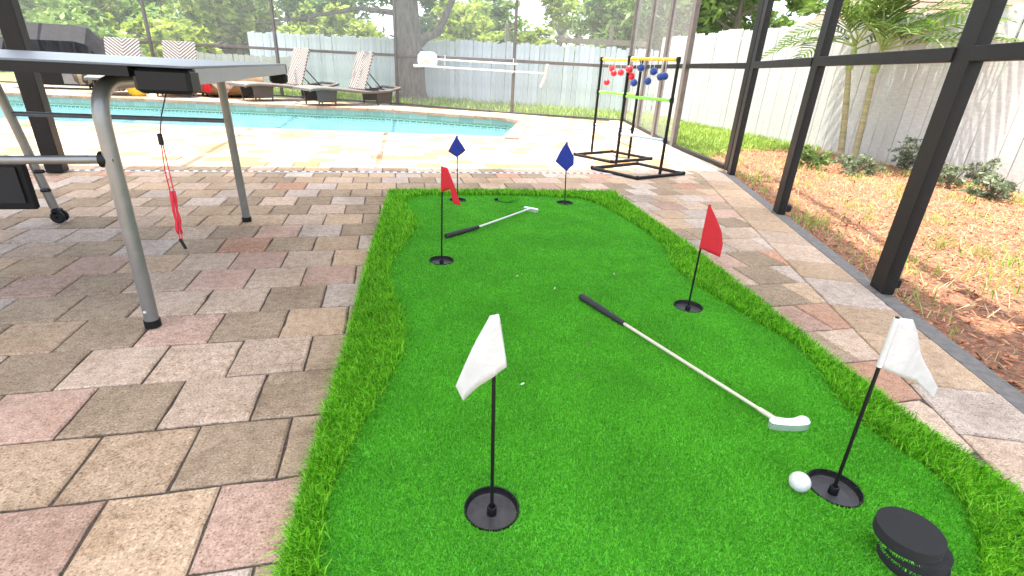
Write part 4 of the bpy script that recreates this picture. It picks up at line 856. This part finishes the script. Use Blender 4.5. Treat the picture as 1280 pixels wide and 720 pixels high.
def tree(label, x, y, h, rx, z0, leaf, n, size, r=.14, blobs=None, group='trees beyond the fence', name='tree'):
    t = thing(name, label, 'tree', (x, y, -.06), group); rr = random.Random(label)
    top = Vector((rr.uniform(-.3, .3), rr.uniform(-.3, .3), h * .8)); b = MB(); b.tube([(0, 0, 0), (top.x * .3, 0, h * .3), (top.x * .6, top.y * .6, h * .55), top], [r, r * .8, r * .55, r * .2], 10)
    for i in range(7):
        a = i * 2.4 + rr.random(); z = h * rr.uniform(.22, .6); L = rx * rr.uniform(.5, .95); p = Vector((top.x * z / h, top.y * z / h, z)); b.tube([p, p + Vector((math.cos(a) * L * .5, math.sin(a) * L * .5, L * .25)), p + Vector((math.cos(a) * L, math.sin(a) * L, L * .55))], [r * .4, r * .25, r * .08], 6)
    b.build('trunk', m_bark, t, auto=50)
    if blobs is None:
        blobs = []
        for i in range(9):
            a = rr.uniform(0, 6.28); q = rr.uniform(.1, .75); z = rr.uniform(z0, h); s = rx * rr.uniform(.36, .6) * (1 - .35 * (z - z0) / max(.1, h - z0)); blobs.append((math.cos(a) * rx * q, math.sin(a) * rx * q, z, s, s, s * .75))
    leafcloud(blobs, n, size, LEAF[leaf], 'crown', t); return t
def D(px, dist):   # bearings measured from the camera
    i = (px + 100) / 100; T = [(-.553, .833), (-.492, .87), (-.419, .908), (-.331, .943), (-.227, .974), (-.107, .994), (.027, 1), (.169, .986), (.311, .95), (.444, .896), (.56, .828), (.658, .753), (.737, .676), (.798, .603), (.845, .534), (.882, .472)]
    k = int(i); f = i - k; return (T[k][0] * (1 - f) + T[k + 1][0] * f) * dist, (T[k][1] * (1 - f) + T[k + 1][1] * f) * dist
TR = [(-40, 26, 4.2, 3.0, .6, 1, 'mid green tree far behind the lanai post'), (20, 40, 4.6, 4, .6, 0, 'pale bushy tree behind the dark lanai post'), (100, 44, 4.9, 4.2, .8, 0, 'bright round tree rising behind the covered grill'), (68, 24, 1.7, 2.2, .1, 1, 'low bush behind the covered grill'), (128, 30, 1.4, 1.5, .1, 0, 'low bush between the grill and the pink roof'),
      (205, 46, 5.0, 4.0, .8, 1, 'mid green tree standing behind the pink roof'), (175, 55, 4.6, 4, .8, 1, 'distant mid green tree seen above the pink roof'), (282, 26, 4.5, 2.8, .5, 1, 'leafy tree over the loungers with open branches'), (300, 22, 4.6, 2.6, .4, 0, 'yellow green tree with loose leaves behind the tan pouf'), (225, 19, 1.4, 1.6, .1, 0, 'low yellow green bush behind the chevron backrests'),
      (365, 24, 6.5, 3.6, .9, 2, 'dark green shade tree behind the long fence'), (440, 27, 7, 4.2, .9, 2, 'dark tall tree spreading beside the big trunk'), (385, 19, 2.5, 1.5, .5, 0, 'bright shrub leaning over the fence behind the loungers'), (430, 20, 2.2, 1.4, .5, 0, 'sunlit shrub above the fence near the big trunk'),
      (575, 24, 3.4, 2.6, .6, 0, 'yellow green tree behind the skimmer net'), (545, 28, 5.5, 3, .8, 2, 'dark tree right behind the big trunk'), (625, 30, 4.2, 2.8, .6, 1, 'mid green tree beyond the fence post'), (660, 22, 2.0, 1.5, .4, 0, 'small bright bush behind the pergola post'), (745, 24, 4.6, 3.0, .4, 0, 'pale yellow green tree behind the pergola beam'), (790, 28, 6, 3.4, .6, 0, 'pale tree behind the screen corner'),
      (850, 17, 4.6, 2.4, 1.3, 2, 'dark green tree over the white fence corner'), (905, 16, 4.2, 2.2, 1.3, 1, 'green tree rising over the white fence'), (815, 21, 5.5, 2.8, .8, 2, 'dark tree showing through the far screen')]
for px, dist, h, rx, z0, lf, lb in TR:
    x, y = D(px, dist); tree(lb, x, y, h, rx, z0, lf, int(5200 + 900 * rx), .055 + dist * .0042)
# big trunk inside the fence
t = thing('tree', 'big dark tree trunk with a forked limb in front of the long fence', 'tree', (.62, 13.3, -.06), None); b = MB()
b.tube([(0, 0, -.05), (-.02, 0, .25), (0, 0, .8), (-.06, 0, 1.5), (-.1, .05, 2.4), (-.2, .1, 4)], [.46, .36, .31, .30, .27, .16], 16); b.tube([(-.02, 0, 1.15), (.35, -.1, 1.45), (.62, -.1, 1.55), (.85, 0, 2.0), (1.2, .1, 2.7)], [.16, .10, .09, .08, .05], 10); b.tube([(-.1, 0, 1.9), (-1.1, 0, 1.95), (-2.6, .3, 1.65), (-3.6, .5, 1.55)], [.07, .05, .03, .015], 8)
b.build('trunk', m_bark, t, auto=50); leafcloud([(-.3, 0, 4, 2.2, 2, 1.1), (1.2, .2, 3.6, 1.4, 1.4, .9), (-2.2, .3, 2.9, 1.5, 1.2, .8), (-3.0, .4, 2.1, .8, .6, .35)], 7000, .10, LEAF[2], 'crown', t)
# yucca-like palm behind the fence and the areca palm by the white fence
def frond(b, bl, p0, az, el, L, droop, wl, n=22, up=.0):
    p0 = Vector(p0); pts = []; d = Vector((math.cos(az) * math.cos(el), math.sin(az) * math.cos(el), math.sin(el)))
    for i in range(n + 1):
        s = i / n; pts.append(p0 + d * L * s + Vector((0, 0, -droop * L * s * s)))
    b.tube(pts, [.011 * (1 - .8 * i / n) for i in range(n + 1)], 5, False)
    for i in range(4, n + 1):
        s = i / n; t = (pts[i] - pts[i - 1]).normalized(); side = t.cross(Vector((0, 0, 1))).normalized(); upv = side.cross(t)
        ll = wl * math.sin(math.pi * (.12 + .80 * s)) * random.uniform(.85, 1.1)
        for sg in (-1, 1):
            dr = (side * sg * .8 + t * .62 + upv * random.uniform(.1, .32)).normalized(); q = pts[i]; m_ = q + dr * ll * .5; e = q + dr * ll + Vector((0, 0, -ll * random.uniform(.1, .3))); w = t * .019
            bl.add([q - w * .4, q + w * .4, m_ + w, m_ - w, e], [(0, 1, 2, 3), (3, 2, 4)])
t = thing('palm_tree', 'slim multi trunk palm with feathery fronds in front of the white fence', 'palm', (5.62, 5.27, -.04)); k = 0
for (bx, by, tx, ty, h) in ((-.02, .12, -.13, .14, 1.05), (.0, -.06, -.05, .05, 1.02)):
    b = MB(); P0 = Vector((bx, by, 0)); P1 = Vector((bx + tx * .4, by + ty * .5, h * .55)); P2 = Vector((bx + tx, by + ty, h)); pts = arc3(P0, P1, P2, 14); b.tube(pts, [.040 - .0008 * i for i in range(15)], 12); b.build('trunk', m_palmtrunk, t, auto=40)
    for i in range(1, 6): p = arc3(P0, P1, P2, 28)[i * 2]; MB().tube([p - Vector((0, 0, .006)), p + Vector((0, 0, .006))], .0415, 12).build('ring_scar', m_palmring, t, auto=40)
    sh = MB(); bl = MB(); shaft = P2 + Vector((0, 0, .25)); sh.tube([P2, P2 + Vector((0, 0, .1)), shaft], [.040, .048, .022], 10)
    for i in range(11):
        az = i * 2.399 + k * 1.1; frond(sh, bl, shaft + Vector((0, 0, -.03 + .015 * i)), az, random.uniform(.45, 1.15), random.uniform(.95, 1.45), random.uniform(.25, .6), .40)
    if k == 0:
        for az, el, L, dr_ in ((2.2, .38, 1.2, .55), (1.5, .5, 1.1, .6)): frond(sh, bl, shaft, az, el, L, dr_, .36)
    if k == 1:
        for az, el, L, dr_ in ((-1.6, .42, 1.35, .25), (-1.2, .25, 1.3, .2), (-2.2, .5, 1.2, .4)): frond(sh, bl, shaft, az, el, L, dr_, .45)
    sh.build('crownshaft', mat('palm_shaft_green%d' % k, (.26, .34, .08), .5, var=.15, scale=20), t, auto=50); kind(bl.build('fronds', LEAF[4], t), 'stuff'); k += 1
x, y = D(696, 20); t = thing('yucca', 'spiky rosette palm showing above the fence behind the pergola', 'palm', (x, y, -.06)); b = MB(); b.tube([(0, 0, 0), (.05, 0, 1.0), (0, 0, 1.9)], [.12, .10, .09], 10); b.build('trunk', m_bark, t); b = MB()
for i in range(90):
    a = random.uniform(0, 6.28); e = random.uniform(-.5, 1.4); d = Vector((math.cos(a) * math.cos(e), math.sin(a) * math.cos(e), math.sin(e))); s = d.orthogonal().normalized() * .03; p = Vector((0, 0, 1.95)); L = random.uniform(.5, .75); b.add([p - s, p + s, p + d * L], [(0, 1, 2)])
kind(b.build('spikes', LEAF[3], t), 'stuff')
# shrubs along the white fence
for x, y, r, h, lb, lf, n in ((4.55, 4.75, .20, .26, 'low dark leafed shrub at the edge of the mulch near the grass', 2, 700), (4.80, 4.40, .24, .20, 'wide low shrub at the foot of the palm', 3, 900), (5.75, 4.62, .18, .34, 'grey green shrub against the white fence beside the palm', 3, 600), (5.32, 3.80, .15, .24, 'small grey green shrub between the two posts', 3, 500), (5.16, 3.28, .20, .22, 'rounded grey green shrub farthest along from the palm', 3, 800), (5.8, 3.9, .13, .28, 'thin shrub touching the white fence planks', 3, 380)):
    t = thing('shrub', lb, 'shrub', (x, y, -.035), 'shrubs in the mulch bed'); b = MB()
    for i in range(8): a = i * .8; b.tube([(0, 0, 0), (math.cos(a) * r * .4, math.sin(a) * r * .4, h * .5), (math.cos(a) * r * .7, math.sin(a) * r * .7, h * .85)], [.006, .004, .002], 5)
    b.build('stems', m_bark, t); leafcloud([(0, 0, h * .55, r, r, h * .5)] + [(r * .5 * math.cos(i * 2), r * .5 * math.sin(i * 2), h * .5, r * .5, r * .5, h * .4) for i in range(3)], n, .026, LEAF[lf], 'leaves', t)

# ------------------------------------------------------------------ neighbours
def gable(t, w, d, h, rh, mw, mr):
    b = MB(); b.box((0, 0, h / 2), (w, d, h)); b.build('wall', mw, t); b = MB(); e = .4; x, y = w / 2 + e, d / 2 + e
    b.add([(-x, -y, h), (x, -y, h), (x, y, h), (-x, y, h), (-x * .45, 0, h + rh), (x * .45, 0, h + rh)], [(0, 1, 5, 4), (1, 2, 5), (2, 3, 4, 5), (3, 0, 4), (3, 2, 1, 0)]); return b.build('roof', mr, t)
x, y = D(184, 36); t = thing('neighbour_house', 'far house with a pinkish roof seen between the trees', 'house', (x, y, -1.6), None, .3); gable(t, 2.4, 4, 2.6, .9, m_stucco, m_pinkroof)
t = thing('neighbour_house', 'neighbouring house with brown shingle roof behind the white fence', 'house', (10.9, 8.0, -.06), None, -.35); rf = gable(t, 5.0, 3.4, 1.9, 1.5, m_stucco, m_shingle)
# rows of shingles standing proud of the roof slope facing the palm
for i in range(14):
    f = i / 14; y0_, z0_ = -2.1 + 2.1 * f, 1.9 + 1.5 * f; xw = 2.9 * (1 - .55 * f); MB().add
    b = MB(); b.box((0, y0_ + .06, z0_ + .055), (xw * 2 - .05, .17, .016), Matrix.Rotation(.56, 3, 'X')); b.build('shingle_course', m_shingle, rf)
t = thing('pergola', 'old brown timber pergola frame standing behind the fence', 'pergola', (*D(745, 15.5), -.06), None, -.42)
for x_ in (-1.05, -.55, .3, 1.1): MB().box((x_, 0, .9 if x_ != .3 else 1.05), (.10, .10, 1.8 if x_ != .3 else 2.1)).build('post', m_oldwood, t)
MB().box((.1, -.08, 1.66), (2.4, .05, .13)).build('beam', m_oldwood, t)
t = thing('garden_post', 'single weathered timber post rising behind the fence', 'post', (*D(632, 15.6), -.06)); MB().box((0, 0, 1.0), (.1, .1, 2.0), bev=.008).build('shaft', m_oldwood, t)
